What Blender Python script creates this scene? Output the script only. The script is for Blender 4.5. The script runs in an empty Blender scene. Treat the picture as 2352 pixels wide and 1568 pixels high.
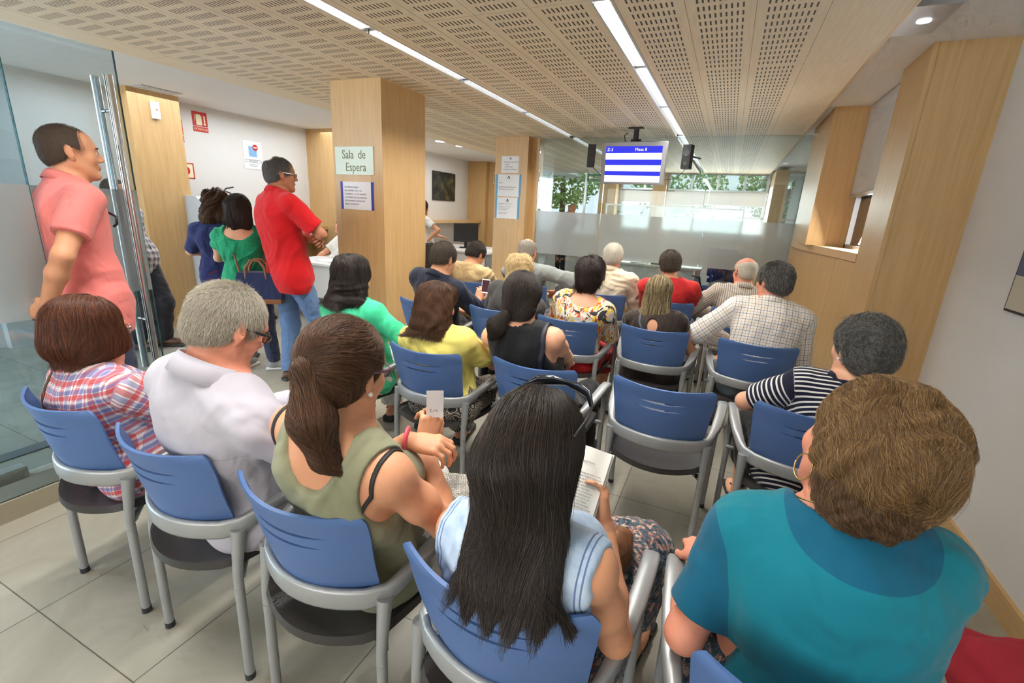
import bpy, bmesh, math, random, time
import numpy as np
from mathutils import Vector, Matrix
T0 = time.time()
random.seed(7); RNG = np.random.default_rng(11)
SC = bpy.context.scene
COL = SC.collection
PI = math.pi
# ------------------------------------------------------------------ tagging
def link(o):
    COL.objects.link(o); return o
def tag(o, label=None, cat=None, group=None, kind=None):
    if label: o['label'] = label
    if cat: o['category'] = cat
    if group: o['group'] = group
    if kind: o['kind'] = kind
    return o
def thing(name, label, cat, loc=(0, 0, 0), rz=0.0, group=None):
    o = bpy.data.objects.new(name, None); link(o)
    o.location = loc; o.rotation_euler = (0, 0, rz); o.empty_display_size = 0.1
    return tag(o, label, cat, group)
def mesh_obj(name, me, m=None, parent=None, smooth=False):
    o = bpy.data.objects.new(name, me); link(o)
    if m is not None:
        for mm in (m if isinstance(m, (list, tuple)) else [m]): me.materials.append(mm)
    if parent is not None: o.parent = parent
    if smooth and len(me.polygons): me.polygons.foreach_set('use_smooth', [True] * len(me.polygons))
    return o
class MB:
    """collects shapes into one mesh"""
    def __init__(s): s.bm = bmesh.new(); s.mi = 0
    def _faces(s, fs):
        for f in fs: f.material_index = s.mi
    def box(s, x0, x1, y0, y1, z0, z1, bevel=0):
        r = bmesh.ops.create_cube(s.bm, size=1)
        vs = r['verts']
        for v in vs:
            v.co = Vector((x0 + (v.co.x + .5) * (x1 - x0), y0 + (v.co.y + .5) * (y1 - y0), z0 + (v.co.z + .5) * (z1 - z0)))
        s._faces({f for v in vs for f in v.link_faces})
        if bevel:
            es = list({e for v in vs for e in v.link_edges})
            r = bmesh.ops.bevel(s.bm, geom=es, offset=bevel, segments=2, affect='EDGES', profile=.7)
            s._faces(r['faces'])
        return s
    def quad(s, *ps):
        f = s.bm.faces.new([s.bm.verts.new(p) for p in ps]); f.material_index = s.mi; return s
    def prism(s, pts, axis, a, b):
        """extrude 2D polygon pts along axis ('x','y','z') from a to b"""
        def P(p, t):
            return {'x': (t, p[0], p[1]), 'y': (p[0], t, p[1]), 'z': (p[0], p[1], t)}[axis]
        A = [s.bm.verts.new(P(p, a)) for p in pts]; B = [s.bm.verts.new(P(p, b)) for p in pts]
        n = len(pts); fs = [s.bm.faces.new(A[::-1]), s.bm.faces.new(B)]
        for i in range(n): fs.append(s.bm.faces.new((A[i], A[(i + 1) % n], B[(i + 1) % n], B[i])))
        s._faces(fs); return s
    def tube(s, pts, r, seg=10, caps=True, flat=1.0, up=None):
        """sweep an (elliptic) ring along points; r scalar or list; flat scales the second axis"""
        pts = [Vector(p) for p in pts]; n = len(pts)
        rs = r if isinstance(r, (list, tuple)) else [r] * n
        rings = []; prev = None
        for i, p in enumerate(pts):
            t = (pts[min(i + 1, n - 1)] - pts[max(i - 1, 0)])
            t = t.normalized() if t.length > 1e-9 else Vector((0, 0, 1))
            if up is not None: a = Vector(up)
            else: a = prev if prev is not None else (Vector((0, 0, 1)) if abs(t.z) < .9 else Vector((1, 0, 0)))
            a = (a - t * a.dot(t)); a = a.normalized() if a.length > 1e-6 else t.orthogonal().normalized()
            prev = a; b = t.cross(a)
            rings.append([s.bm.verts.new(p + (a * math.cos(2 * PI * k / seg) * flat + b * math.sin(2 * PI * k / seg)) * rs[i]) for k in range(seg)])
        fs = []
        for A, B in zip(rings, rings[1:]):
            for k in range(seg): fs.append(s.bm.faces.new((A[k], A[(k + 1) % seg], B[(k + 1) % seg], B[k])))
        if caps: fs.append(s.bm.faces.new(rings[0][::-1])); fs.append(s.bm.faces.new(rings[-1]))
        s._faces(fs); return s
    def lathe(s, prof, loc=(0, 0, 0), seg=20, M=None):
        rings = []
        for r, z in prof:
            rings.append([s.bm.verts.new((loc[0] + r * math.cos(2 * PI * k / seg), loc[1] + r * math.sin(2 * PI * k / seg), loc[2] + z)) for k in range(seg)])
        fs = []
        for A, B in zip(rings, rings[1:]):
            for k in range(seg): fs.append(s.bm.faces.new((A[k], A[(k + 1) % seg], B[(k + 1) % seg], B[k])))
        fs.append(s.bm.faces.new(rings[0][::-1])); fs.append(s.bm.faces.new(rings[-1]))
        s._faces(fs); return s
    def xform(s, M):
        bmesh.ops.transform(s.bm, matrix=M, verts=s.bm.verts); return s
    def build(s, name, m=None, parent=None, smooth=False, angle=None):
        bmesh.ops.recalc_face_normals(s.bm, faces=s.bm.faces)
        me = bpy.data.meshes.new(name); s.bm.to_mesh(me); s.bm.free()
        o = mesh_obj(name, me, m, parent, smooth or angle is not None)
        if angle is not None: me.set_sharp_from_angle(angle=math.radians(angle))
        return o
def struct(o): o['kind'] = 'structure'; return o
def copy_tree(o, parent=None):
    c = o.copy(); link(c)
    if parent is not None: c.parent = parent
    for ch in list(o.children): copy_tree(ch, c)
    return c
# ------------------------------------------------------------------ materials
class NT:
    def __init__(s, name):
        s.m = bpy.data.materials.new(name); s.m.use_nodes = True
        s.t = s.m.node_tree; s.t.nodes.clear()
        s.out = s.t.nodes.new('ShaderNodeOutputMaterial')
    def n(s, typ, ins=None, **props):
        nd = s.t.nodes.new('ShaderNode' + typ)
        for k, v in props.items(): setattr(nd, k, v)
        for k, v in (ins or {}).items(): s.set(nd.inputs[k], v)
        return nd
    def set(s, sock, v):
        if isinstance(v, bpy.types.NodeSocket): s.t.links.new(v, sock)
        elif isinstance(v, bpy.types.Node): s.t.links.new(v.outputs[0], sock)
        else:
            if sock.type == 'RGBA' and len(v) == 3: v = (*v, 1)
            sock.default_value = v
    def math(s, op, a, b=None, c=None, clamp=False):
        nd = s.t.nodes.new('ShaderNodeMath'); nd.operation = op; nd.use_clamp = clamp
        for i, v in enumerate((a, b, c)):
            if v is not None: s.set(nd.inputs[i], v)
        return nd.outputs[0]
    def xyz(s, coord='Object'):
        if coord in ('Object', 'Generated', 'UV'): v = s.n('TexCoord').outputs[coord]
        else: v = s.n('Attribute', attribute_name=coord).outputs['Vector']
        sp = s.n('SeparateXYZ', {0: v}); return v, sp.outputs[0], sp.outputs[1], sp.outputs[2]
    def mix(s, f, a, b, blend='MIX'):
        nd = s.t.nodes.new('ShaderNodeMix'); nd.data_type = 'RGBA'; nd.blend_type = blend
        s.set(nd.inputs[0], f); s.set(nd.inputs[6], a); s.set(nd.inputs[7], b); return nd.outputs[2]
    def noise(s, vec, scale, detail=3, rough=.5, dist=0):
        return s.n('TexNoise', {'Vector': vec, 'Scale': scale, 'Detail': detail, 'Roughness': rough, 'Distortion': dist}).outputs[0]
    def ramp(s, f, stops):
        nd = s.n('ValToRGB', {0: f}); e = nd.color_ramp.elements
        while len(e) < len(stops): e.new(.5)
        for el, (p, c) in zip(e, stops): el.position = p; el.color = (*c, 1) if len(c) == 3 else c
        return nd.outputs[0]
    def mapv(s, vec, scale=(1, 1, 1), loc=(0, 0, 0), rot=(0, 0, 0)):
        return s.n('Mapping', {'Vector': vec, 'Scale': scale, 'Location': loc, 'Rotation': rot}).outputs[0]
    def bump(s, h, strength=.3, dist=.01):
        return s.n('Bump', {'Height': h, 'Strength': strength, 'Distance': dist}).outputs[0]
    def pbsdf(s, color, rough=.5, metal=0, normal=None, **kw):
        ins = {'Base Color': color, 'Roughness': rough, 'Metallic': metal}
        if normal is not None: ins['Normal'] = normal
        ins.update(kw)
        return s.n('BsdfPrincipled', ins)
    def done(s, sh):
        s.t.links.new(sh.outputs[0] if isinstance(sh, bpy.types.Node) else sh, s.out.inputs[0]); return s.m
def srgb(r, g, b):
    f = lambda c: ((c / 255) / 12.92 if c / 255 <= .04045 else ((c / 255 + .055) / 1.055) ** 2.4)
    return (f(r), f(g), f(b))
def plain(name, col, rough=.5, metal=0, bump=0, bscale=200, **kw):
    t = NT(name); nrm = None
    v = t.n('TexCoord').outputs['Object']
    ns = t.noise(v, bscale if bump else 12, 3)
    if bump: nrm = t.bump(ns, bump, .002)
    c = t.mix(t.math('MULTIPLY', t.noise(v, 9, 2), .16), col, tuple(x * .75 for x in col))
    return t.done(t.pbsdf(c, rough, metal, nrm, **kw))
def emis(name, col, strength):
    t = NT(name); return t.done(t.n('Emission', {'Color': (*col, 1), 'Strength': strength}))
def wood(name, c1, c2, axis='z', rough=.42, scale=1.0):
    t = NT(name); v = t.n('TexCoord').outputs['Object']
    sc = {'z': (14, 14, .7), 'x': (.7, 14, 14), 'y': (14, .7, 14)}[axis]
    mv = t.mapv(v, tuple(a * scale for a in sc))
    n1 = t.noise(mv, 3.0, 5, .6, .6)
    mv2 = t.mapv(v, tuple(a * scale * (6 if a > 5 else 1.2) for a in sc))
    n2 = t.noise(mv2, 4.0, 3, .5)
    f = t.math('ADD', t.math('MULTIPLY', n1, .75), t.math('MULTIPLY', n2, .35))
    c = t.ramp(f, [(.3, c1), (.72, c2)])
    return t.done(t.pbsdf(c, rough, 0, t.bump(n2, .05, .001), **{'Coat Weight': .06, 'Coat Roughness': .25}))
def glass_mat(name, tint=(.93, .97, .95), refl=.08, edge=None):
    t = NT(name)
    tr = t.n('BsdfTransparent', {'Color': (*tint, 1)})
    gl = t.n('BsdfGlossy', {'Color': (1, 1, 1, 1), 'Roughness': .02})
    fr = t.n('Fresnel', {'IOR': 1.45}).outputs[0]
    f = t.math('MULTIPLY', fr, refl / .034, clamp=True)
    return t.done(t.n('MixShader', {0: f, 1: tr, 2: gl}))
def frost_mat(name, col):
    t = NT(name)
    df = t.n('BsdfDiffuse', {'Color': (*col, 1)}); tl = t.n('BsdfTranslucent', {'Color': (*col, 1)})
    rf = t.n('BsdfRefraction', {'Color': (.95, .97, .96, 1), 'Roughness': .45, 'IOR': 1.03})
    a = t.n('MixShader', {0: .5, 1: df, 2: tl}); b = t.n('MixShader', {0: .45, 1: a, 2: rf})
    gl = t.n('BsdfGlossy', {'Color': (1, 1, 1, 1), 'Roughness': .25})
    return t.done(t.n('MixShader', {0: .05, 1: b, 2: gl}))
WOOD1, WOOD2 = srgb(190, 150, 96), srgb(210, 174, 122)
M = {}
M['wood'] = wood('beech_veneer', WOOD1, WOOD2)
M['wood_y'] = wood('beech_veneer_lengthwise', WOOD1, WOOD2, 'y')
M['wood_pale'] = wood('pale_beech_veneer', srgb(206, 166, 116), srgb(222, 186, 138))
M['wall'] = plain('white_paint', (.72, .705, .675), .75, bump=.08, bscale=400)
M['white'] = plain('white_ceiling_paint', (.82, .82, .81), .8)
M['alu'] = plain('brushed_aluminium', (.72, .73, .74), .3, .9)
M['silver'] = plain('silver_powder_coat', srgb(166, 169, 170), .38, .4)
M['steel'] = plain('brushed_steel', (.7, .7, .69), .22, 1.0)
M['black'] = plain('black_plastic', (.015, .015, .016), .45)
M['rubber'] = plain('dark_rubber', (.03, .03, .035), .7)
M['seatpad'] = plain('charcoal_seat_vinyl', (.034, .031, .030), .36, bump=.15, bscale=600)
M['blue'] = plain('blue_plastic', srgb(80, 112, 166), .42, bump=.12, bscale=900)
M['screenblue'] = emis('screen_blue', srgb(60, 62, 222), 1.0)
M['screenwhite'] = emis('screen_white', (.86, .93, 1.0), 1.15)
M['paper'] = plain('white_paper', (.82, .83, .84), .6)
M['ink'] = plain('printed_ink', (.12, .12, .13), .7)
M['glass'] = glass_mat('clear_glass', refl=.05)
M['glass_tint'] = glass_mat('pale_green_glass', (.86, .93, .93), .05)
M['glass_ent'] = glass_mat('pale_blue_glass', (.85, .92, .95), .05)
M['glass_edge'] = plain('green_glass_edge', srgb(60, 120, 118), .15, **{'Transmission Weight': .3})
M['frost'] = frost_mat('frosted_film', (.74, .77, .75))
M['kerb'] = plain('beige_stone_kerb', srgb(150, 140, 120), .5)
M['red'] = plain('sign_red', srgb(196, 32, 30), .5)
M['cream'] = plain('sign_cream', srgb(236, 226, 190), .5)
M['green'] = plain('sign_green', srgb(20, 92, 58), .5)
M['bluesign'] = plain('royal_blue_border', srgb(36, 48, 170), .5)
M['cyan'] = plain('light_blue_border', srgb(84, 160, 206), .5)
M['greygrn'] = plain('pale_green_plate', srgb(212, 226, 208), .35)
M['olive_ink'] = plain('olive_lettering', srgb(122, 120, 84), .5)
M['officeblue'] = plain('office_chair_fabric', srgb(26, 40, 116), .85)
M['laminate'] = plain('white_laminate', (.8, .8, .78), .35)
def floor_mat():
    t = NT('beige_porcelain_tile'); v, x, y, z = t.xyz('Object')
    fx = t.math('FRACT', t.math('DIVIDE', t.math('ADD', x, 60 * .6 + .32), .6))
    fy = t.math('FRACT', t.math('DIVIDE', t.math('SUBTRACT', y, .55 - 60 * .6), .6))
    def line(f): return t.math('LESS_THAN', t.math('ABSOLUTE', t.math('SUBTRACT', f, .5)), .5 - .0035)
    tile = t.math('MULTIPLY', line(fx), line(fy))
    cx = t.math('FLOOR', t.math('DIVIDE', t.math('ADD', x, 36.32), .6)); cy = t.math('FLOOR', t.math('DIVIDE', t.math('SUBTRACT', y, .55 - 36), .6))
    wn = t.n('TexWhiteNoise', {0: t.n('CombineXYZ', {0: cx, 1: cy, 2: 0.0}).outputs[0]}, noise_dimensions='3D').outputs[0]
    n1 = t.noise(v, 2.2, 6, .62, 1.2); n2 = t.noise(v, 160, 2)
    f = t.math('ADD', t.math('MULTIPLY', n1, .8), t.math('MULTIPLY', wn, .12))
    c = t.ramp(f, [(.25, srgb(146, 141, 126)), (.5, srgb(164, 159, 144)), (.75, srgb(180, 175, 161))])
    c = t.mix(t.math('MULTIPLY', n2, .2), c, srgb(128, 123, 110))
    c = t.mix(tile, srgb(92, 86, 76), c)
    r = t.math('ADD', t.math('MULTIPLY', n1, .15), .3)
    return t.done(t.pbsdf(c, r, 0, t.bump(tile, .3, .002)))
M['floor'] = floor_mat()
def perf_mat(name, x0, n):
    """veneered ceiling boards, nine slot columns per 31 cm board"""
    t = NT(name); v, x, y, z = t.xyz('Object')
    w = .31
    xr = t.math('DIVIDE', t.math('SUBTRACT', x, x0), w)
    a = t.math('MULTIPLY', t.math('FRACT', xr), w)
    inside = t.math('MULTIPLY', t.math('GREATER_THAN', xr, 0.0), t.math('LESS_THAN', xr, float(n)))
    b = t.math('ABSOLUTE', t.math('SUBTRACT', t.math('MODULO', t.math('SUBTRACT', a, .0425), .025), .0125))
    sx = t.math('MULTIPLY', t.math('LESS_THAN', b, .0042), t.math('MULTIPLY', t.math('GREATER_THAN', a, .0425), t.math('LESS_THAN', a, .2675)))
    P = 1.26
    yl = t.math('MULTIPLY', t.math('FRACT', t.math('DIVIDE', t.math('SUBTRACT', y, 3.71 - 20 * P), P)), P)
    c = t.math('ABSOLUTE', t.math('SUBTRACT', t.math('MODULO', t.math('SUBTRACT', yl, .016), .0945), .04725))
    sy = t.math('MULTIPLY', t.math('LESS_THAN', c, .0275), t.math('MULTIPLY', t.math('GREATER_THAN', yl, .016), t.math('LESS_THAN', yl, 1.244)))
    slot = t.math('MULTIPLY', t.math('MULTIPLY', sx, sy), inside)
    jx = t.math('MULTIPLY', t.math('LESS_THAN', a, .0022), t.math('LESS_THAN', xr, n + .02))
    jy = t.math('MULTIPLY', t.math('LESS_THAN', yl, .0025), .5)
    mv = t.mapv(v, (16, 1.0, 1)); n1 = t.noise(mv, 4, 4, .6, .4)
    col = t.ramp(n1, [(.3, srgb(232, 216, 186)), (.7, srgb(242, 229, 204))])
    col = t.mix(t.math('MAXIMUM', jx, jy), col, srgb(110, 88, 60))
    col = t.mix(slot, col, srgb(58, 44, 30))
    return t.done(t.pbsdf(col, .55, 0, t.bump(t.math('SUBTRACT', 1.0, slot), .5, .004)))
# ================================================================== ROOM
CZ = 2.5
def sbox(name, m, *a, bevel=0):
    return struct(MB().box(*a, bevel=bevel).build(name, m))
sbox('floor', M['floor'], -7.2, 2.2, -3.2, 16, -.12, 0)
# perforated ceiling in three runs between the two light slots
sbox('ceiling_right', perf_mat('perforated_boards_right', -.665, 3), -.67, .6, -3, 12, CZ, CZ + .06)
sbox('ceiling_middle', perf_mat('perforated_boards_middle', -2.01, 4), -2.05, -.77, -3, 12, CZ, CZ + .06)
sbox('ceiling_left', perf_mat('perforated_boards_left', -4.01, 6), -4.3, -2.15, -3, 12, CZ, CZ + .06)
sbox('ceiling_hall', M['white'], -7.2, -4.2, -3, 16, CZ + .05, CZ + .12)
sbox('ceiling_niche', M['white'], .6, 1.9, -3, 16, CZ + .06, CZ + .13)
sbox('trim_1', M['wood_y'], .6, .612, -3, 12, CZ - .002, CZ + .06)
# light slots: back plate above the louvres
for i, (a, b) in enumerate(((-.77, -.67), (-2.15, -2.05))):
    mb = MB(); mb.box(a - .01, b + .01, -3, 12, CZ + .085, CZ + .1); mb.box(a - .01, a, -3, 12, CZ + .06, CZ + .1); mb.box(b, b + .01, -3, 12, CZ + .06, CZ + .1)
    struct(mb.build('trim_%d' % (i + 2), M['alu']))
# right wall
sbox('wall_right', M['wall'], 1.28, 1.45, -3, 3.72, 0, CZ + .1)
sbox('baseboard_right', M['wood_y'], 1.262, 1.28, -3, 3.7, 0, .11)
PX = .9
mb = MB(); mb.box(1.06, 1.28, 3.7, 3.72, 0, CZ + .1); mb.box(PX, 1.06, 3.7, 4.24, 0, CZ + .1)
mb.box(PX - .004, PX + .02, 3.692, 3.702, 0, CZ + .1)
o = struct(mb.build('wall_pilaster_near', M['wood'])); 
PF = .80
mb = MB(); mb.box(.70, 1.06, 5.35, 6.46, 1.34, CZ + .06)
struct(mb.build('wall_pilaster_far', M['wood']))
# panelling below the window sill, with joints
mb = MB()
for a, b in ((4.24, 4.695), (4.70, 5.245), (5.25, 6.46)):
    mb.prism([(PX - .2 * (a - 4.24) / 2.2, a), (PX - .2 * (b - 4.24) / 2.2, b), (1.3, b), (1.3, a)], 'z', 0, 1.27)
struct(mb.build('wall_panelling', M['wood']))
mb = MB(); mb.prism([(PX - .005, 4.24), (.70, 6.0), (.70, 6.46), (1.3, 6.46), (1.3, 4.24)], 'z', 1.275, 1.34)
struct(mb.build('trim_sill', M['wood_pale']))
# niche window : bright pane below a lowered white blind
win = MB(); win.box(1.03, 1.035, 4.24, 5.35, 1.34, 2.5)
wo = struct(win.build('window_1', M['glass']))
mb = MB(); mb.box(1.01, 1.05, 4.24, 4.29, 1.34, 2.5); mb.box(1.01, 1.05, 5.3, 5.35, 1.34, 2.5); mb.box(1.01, 1.05, 4.24, 5.35, 1.34, 1.37)
f = mb.build('window_frame', M['alu'], wo)
bl = thing('roller_blind', 'white roller blind lowered in the wood window niche', 'blind', (.975, 4.8, 1.94))
MB().box(-.004, .004, -.55, .54, -.13, .61).build('blind_cloth', plain('blind_white', (.62, .62, .60), .8), bl)
MB().box(-.012, .012, -.55, .54, -.16, -.13, .004).build('bottom_bar', M['alu'], bl)
sbox('wall_right_far', M['wall'], 1.28, 1.45, 6.46, 14, 0, CZ + .1)
sbox('wall_above_window', M['white'], 1.005, 1.45, 4.24, 5.35, 2.3, CZ + .1)
# back wall of the waiting room with the street window behind the camera
mb = MB(); mb.box(-7.2, -3.4, -3.2, -3.05, 0, CZ + .1); mb.box(1.0, 1.45, -3.2, -3.05, 0, CZ + .1); mb.box(-3.4, 1.0, -3.2, -3.05, 0, .9); mb.box(-3.4, 1.0, -3.2, -3.05, 2.3, CZ + .1)
struct(mb.build('wall_back', M['wall']))
mb = MB()
for x in (-3.4, -2.3, -1.2, -.1, .95): mb.box(x, x + .05, -3.15, -3.08, .9, 2.3)
mb.box(-3.4, 1.0, -3.15, -3.08, .9, .95); mb.box(-3.4, 1.0, -3.15, -3.08, 2.25, 2.3)
struct(mb.build('window_2', M['alu']))
# hall on the left
sbox('wall_left', M['wall'], -6.25, -6.1, 1.9, 9, 0, CZ + .1)
sbox('wall_entrance', M['wall'], -6.35, -6.2, -.3, 1.9, 0, CZ + .1)
mb = MB(); mb.box(-6.1, -5.8, 3.09, 3.6, 0, CZ + .05)
struct(mb.build('pillar_entrance', M['wood']))
mb = MB(); mb.box(-6.1, -5.5, 5.62, 6.1, 0, CZ + .05)
struct(mb.build('pillar_hall', M['wood']))
mb = MB(); mb.box(-3.285, -2.74, 3.32, 3.94, 0, CZ)
struct(mb.build('pillar_waiting_room', M['wood']))
mb = MB(); mb.box(-3.18, -2.68, 6.30, 6.9, 0, CZ)
mb.box(-2.68, -2.58, 6.46, 6.56, 0, CZ)
struct(mb.build('pillar_glass_wall', M['wood']))
sbox('wall_office', M['wall'], -5.9, -5.72, 6.1, 10.0, 0, CZ + .1)
mb = MB(); mb.box(-5.72, -5.25, 9.95, 10.4, 0, CZ + .05); mb.box(-5.25, -4.9, 10.1, 10.4, 0, CZ + .05)
struct(mb.build('pillar_office', M['wood']))
sbox('wall_office_back', M['wall'], -4.9, -4.35, 10.4, 10.5, 0, CZ + .1)
sbox('wall_office_end_left', M['wall'], -4.9, -2.9, 11.9, 12.0, 0, 1.0)
# wooden shelf under the framed picture and along the hall wall
mb = MB(); mb.box(-5.72, -5.35, 6.6, 9.95, 1.19, 1.24)
tag(mb.build('wall_shelf', M['wood_y']), 'long wooden shelf on the wall under the dark framed picture', 'shelf')
mb = MB(); mb.box(-6.1, -5.75, 4.6, 5.62, 1.08, 1.13); mb.box(-6.1, -6.08, 4.6, 5.62, .2, 1.08)
tag(mb.build('wall_counter', M['wood_y']), 'wooden counter on the hall wall behind the man in the red polo', 'counter')
# glass wall of the office, three panes
GX = [-2.58, -1.63, -.29, .84]
gw = thing('glass_partition', 'full height office glass wall with a wide frosted band', 'partition', (-.9, 6.5, 0))
for a, b in zip(GX, GX[1:]):
    p = MB().box(a + .003 + .9, b - .003 + .9, -.006, .006, .0, CZ).build('glass_pane', M['glass_tint'], gw)
    MB().box(a + .003 + .9, b - .003 + .9, -.009, -.0065, .93, 1.53).build('frosted_band', M['frost'], p)
# glass partition and kerb at the entrance
sbox('trim_kerb', M['kerb'], -3.04, -2.86, -1.2, 1.1, 0, .10)
fp = thing('entrance_partition', 'fixed glass pane standing on the beige kerb', 'partition', (-2.79, 0, 0))
mb = MB().box(-.155, -.143, -1.1, 1.075, .10, CZ); mb.build('glass_pane', M['glass_ent'], fp)
MB().box(-.142, -.140, -1.1, 1.075, .93, 1.53).build('frosted_band', M['frost'], fp)
MB().box(-.157, -.141, 1.075, 1.079, .10, CZ).build('polished_edge', M['glass_edge'], fp)
for o in fp.children: o.location.x = .06
dr = thing('glass_door', 'frameless glass entrance door with a long steel pull handle', 'door', (-3.28, 1.25, 0))
p = MB().box(-.006, .006, -.5, .46, .02, 2.27).build('glass_pane', M['glass_ent'], dr)
MB().box(.0065, .009, -.5, .46, .93, 1.53).build('frosted_band', M['frost'], p)
MB().box(-.007, .0065, .46, .463, .02, 2.27).build('polished_edge', M['glass_edge'], dr)
for sx in (-1, 1):
    h = MB().tube([(sx * .065, .385, .42), (sx * .065, .385, 2.13)], .021, 18).build('pull_handle', M['steel'], dr, angle=40)
    for z in (.75, 1.95): MB().tube([(sx * .006, .385, z), (sx * .065, .385, z)], .009, 12).build('standoff', M['steel'], h, angle=40)
mb = MB(); mb.box(-.04, .04, -.5, -.3, .005, .07, .006); mb.build('floor_hinge', M['steel'], dr)
mb = MB(); mb.box(-3.66, -3.56, -.6, 1.4, .001, .006)
tag(mb.build('drain_grating', plain('dark_grating', (.12, .13, .13), .5)), 'dark floor grating in the entrance behind the glass', 'grating')
# ------------------------------------------------------------------ ceiling fixtures
def louvre_mat(strength):
    t = NT('lit_louvre'); v, x, y, z = t.xyz('Object')
    w = t.n('TexWave', {'Vector': v, 'Scale': 14.0, 'Distortion': 0.0}, wave_type='BANDS', bands_direction='Y').outputs[0]
    c = t.math('ADD', t.math('MULTIPLY', w, .6), .55)
    return t.done(t.n('Emission', {'Color': (1, .97, .92, 1), 'Strength': t.math('MULTIPLY', c, strength)}))
LOUV = louvre_mat(4.5)
def ceiling_light(x, y0, y1, label):
    t = thing('ceiling_light', label, 'ceiling light', (x, (y0 + y1) / 2, CZ + .02), 0, 'fluorescent lights in the ceiling slots')
    h = (y1 - y0) / 2 - .004
    MB().box(-.041, .041, -h, h, .022, .03).build('diffuser', LOUV, t)
    mb = MB(); mb.box(-.05, -.041, -h, h, -.022, .05); mb.box(.041, .05, -h, h, -.022, .05); mb.box(-.041, .041, -h, -h + .02, .0, .05); mb.box(-.041, .041, h - .02, h, .0, .05)
    mb.build('frame', M['alu'], t)
    mb = MB()
    n = int((y1 - y0) / .035)
    for k in range(n): 
        yy = -h + (k + .5) * (2 * h / n); mb.box(-.041, .041, yy - .0015, yy + .0015, .0, .018)
    mb.build('louvre', M['alu'], t)
ords = ['nearest', 'second', 'third', 'fourth', 'fifth', 'sixth', 'seventh', 'eighth']
edges = [-2.6, -.9, .8, 2.5, 3.62, 4.9, 6.44]
for x, nm in ((-.72, 'right'), (-2.10, 'left')):
    k = 0
    for a, b in zip(edges, edges[1:]):
        vis = b > 2.0 if nm == 'left' else b > 2.55
        lab = '%s visible lit louvre section of the %s ceiling light line' % (ords[k], nm) if vis else 'lit louvre section of the %s light line above the camera' % nm
        if vis: k += 1
        ceiling_light(x, a, b, lab)
    ceiling_light(x, 6.6, 9.2, 'lit louvre section of the %s light line beyond the glass wall' % nm)
for i, (x, y) in enumerate(((-4.55, 6.35), (-4.5, 6.9), (-4.45, 7.45))):
    t = thing('downlight', '%s of the three round downlights in the white office ceiling' % ['nearest', 'middle', 'farthest'][i], 'downlight', (x, y, CZ + .05), 0, 'round downlights over the office desks')
    MB().lathe([(.10, -.012), (.10, 0)], seg=28).build('rim', M['white'], t)
    MB().lathe([(.085, -.014), (.085, -.0125)], seg=28).build('lens', emis('lit_lens', (1, .98, .94), 9), t)
t = thing('smoke_detector', 'small white smoke detector on the hall ceiling', 'smoke detector', (-4.32, 3.5, CZ + .05))
MB().lathe([(.05, 0), (.05, -.02), (.036, -.036), (.015, -.04)], seg=24).build('housing', M['white'], t, smooth=True)
t = thing('motion_sensor', 'white alarm motion sensor at the top of the wood pillar', 'motion sensor', (-5.80, 3.33, 2.36))
MB().box(0, .05, -.035, .035, -.085, .085, .012).build('housing', M['white'], t)
MB().box(.05, .054, -.006, .006, .0, .012).build('indicator', emis('red_led', (1, .05, .03), 2), t)
mb = MB(); mb.box(-5.75, -5.55, 3.1, 3.5, CZ + .042, CZ + .05)
for k in range(7): mb.box(-5.74, -5.56, 3.13 + k * .05, 3.14 + k * .05, CZ + .036, CZ + .042)
tag(mb.build('ceiling_vent', plain('grey_vent', (.5, .5, .49), .5)), 'pale ventilation grille in the hall ceiling by the pillar', 'vent')
t = thing('niche_vent', 'recessed grey ceiling light box beside the right wood pilaster', 'ceiling light', (.72, 3.24, CZ + .06))
MB().box(-.10, .09, -.2, .2, -.03, .0).build('housing', plain('vent_grey', (.42, .43, .45), .35, .3), t)
MB().lathe([(.03, -.034), (.03, -.031)], seg=16).build('lamp', emis('cool_spot', (.8, .88, 1), 6), t)
# ------------------------------------------------------------------ beyond the glass: office
sbox('wall_office_end', M['wall'], -2.9, 1.4, 11.9, 12.0, 0, 1.12)
mb = MB(); mb.box(-2.95, -2.55, 11.4, 11.9, 0, CZ); mb.box(-1.75, -1.45, 11.6, 11.9, 0, CZ)
struct(mb.build('pillar_office_window', M['wood']))
mb = MB()
for x in (-4.4, -3.45, -2.55, -2.0, -1.45, -.95, -.4, .15, .6): mb.box(x, x + .05, 11.85, 11.92, 1.12, CZ)
mb.box(-2.9, 1.3, 11.85, 11.92, 1.58, 1.62); mb.box(-4.9, -2.9, 11.85, 11.92, 1.0, 1.04)
struct(mb.build('window_3', M['alu']))
struct(MB().box(-2.9, 1.3, 11.93, 11.94, 1.12, CZ).build('window_3_pane', M['glass']))
for i, (a, b, z) in enumerate(((-2.5, -1.75, 1.83), (-1.42, -.62, 1.80), (-.6, .62, 1.83))):
    t = thing('roller_blind', ['white roller blind on the left office window beyond the glass', 'white roller blind on the middle office window beyond the glass', 'white roller blind on the wide right office window beyond the glass'][i], 'blind', ((a + b) / 2, 11.78, z), 0, 'office window blinds')
    MB().box(-(b - a) / 2, (b - a) / 2, -.004, .004, .02, 2.13 - z).build('blind_cloth', bpy.data.materials['blind_white'], t)
    MB().box(-(b - a) / 2, (b - a) / 2, -.05, .03, 2.13 - z, 2.17 - z, .003).build('blind_case', M['alu'], t)
    MB().box(-(b - a) / 2, (b - a) / 2, -.01, .01, 0, .025, .003).build('bottom_bar', M['alu'], t)
sbox('pillar_office_right', M['wood'], .66, .9, 10.6, 11.9, 0, CZ)
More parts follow.
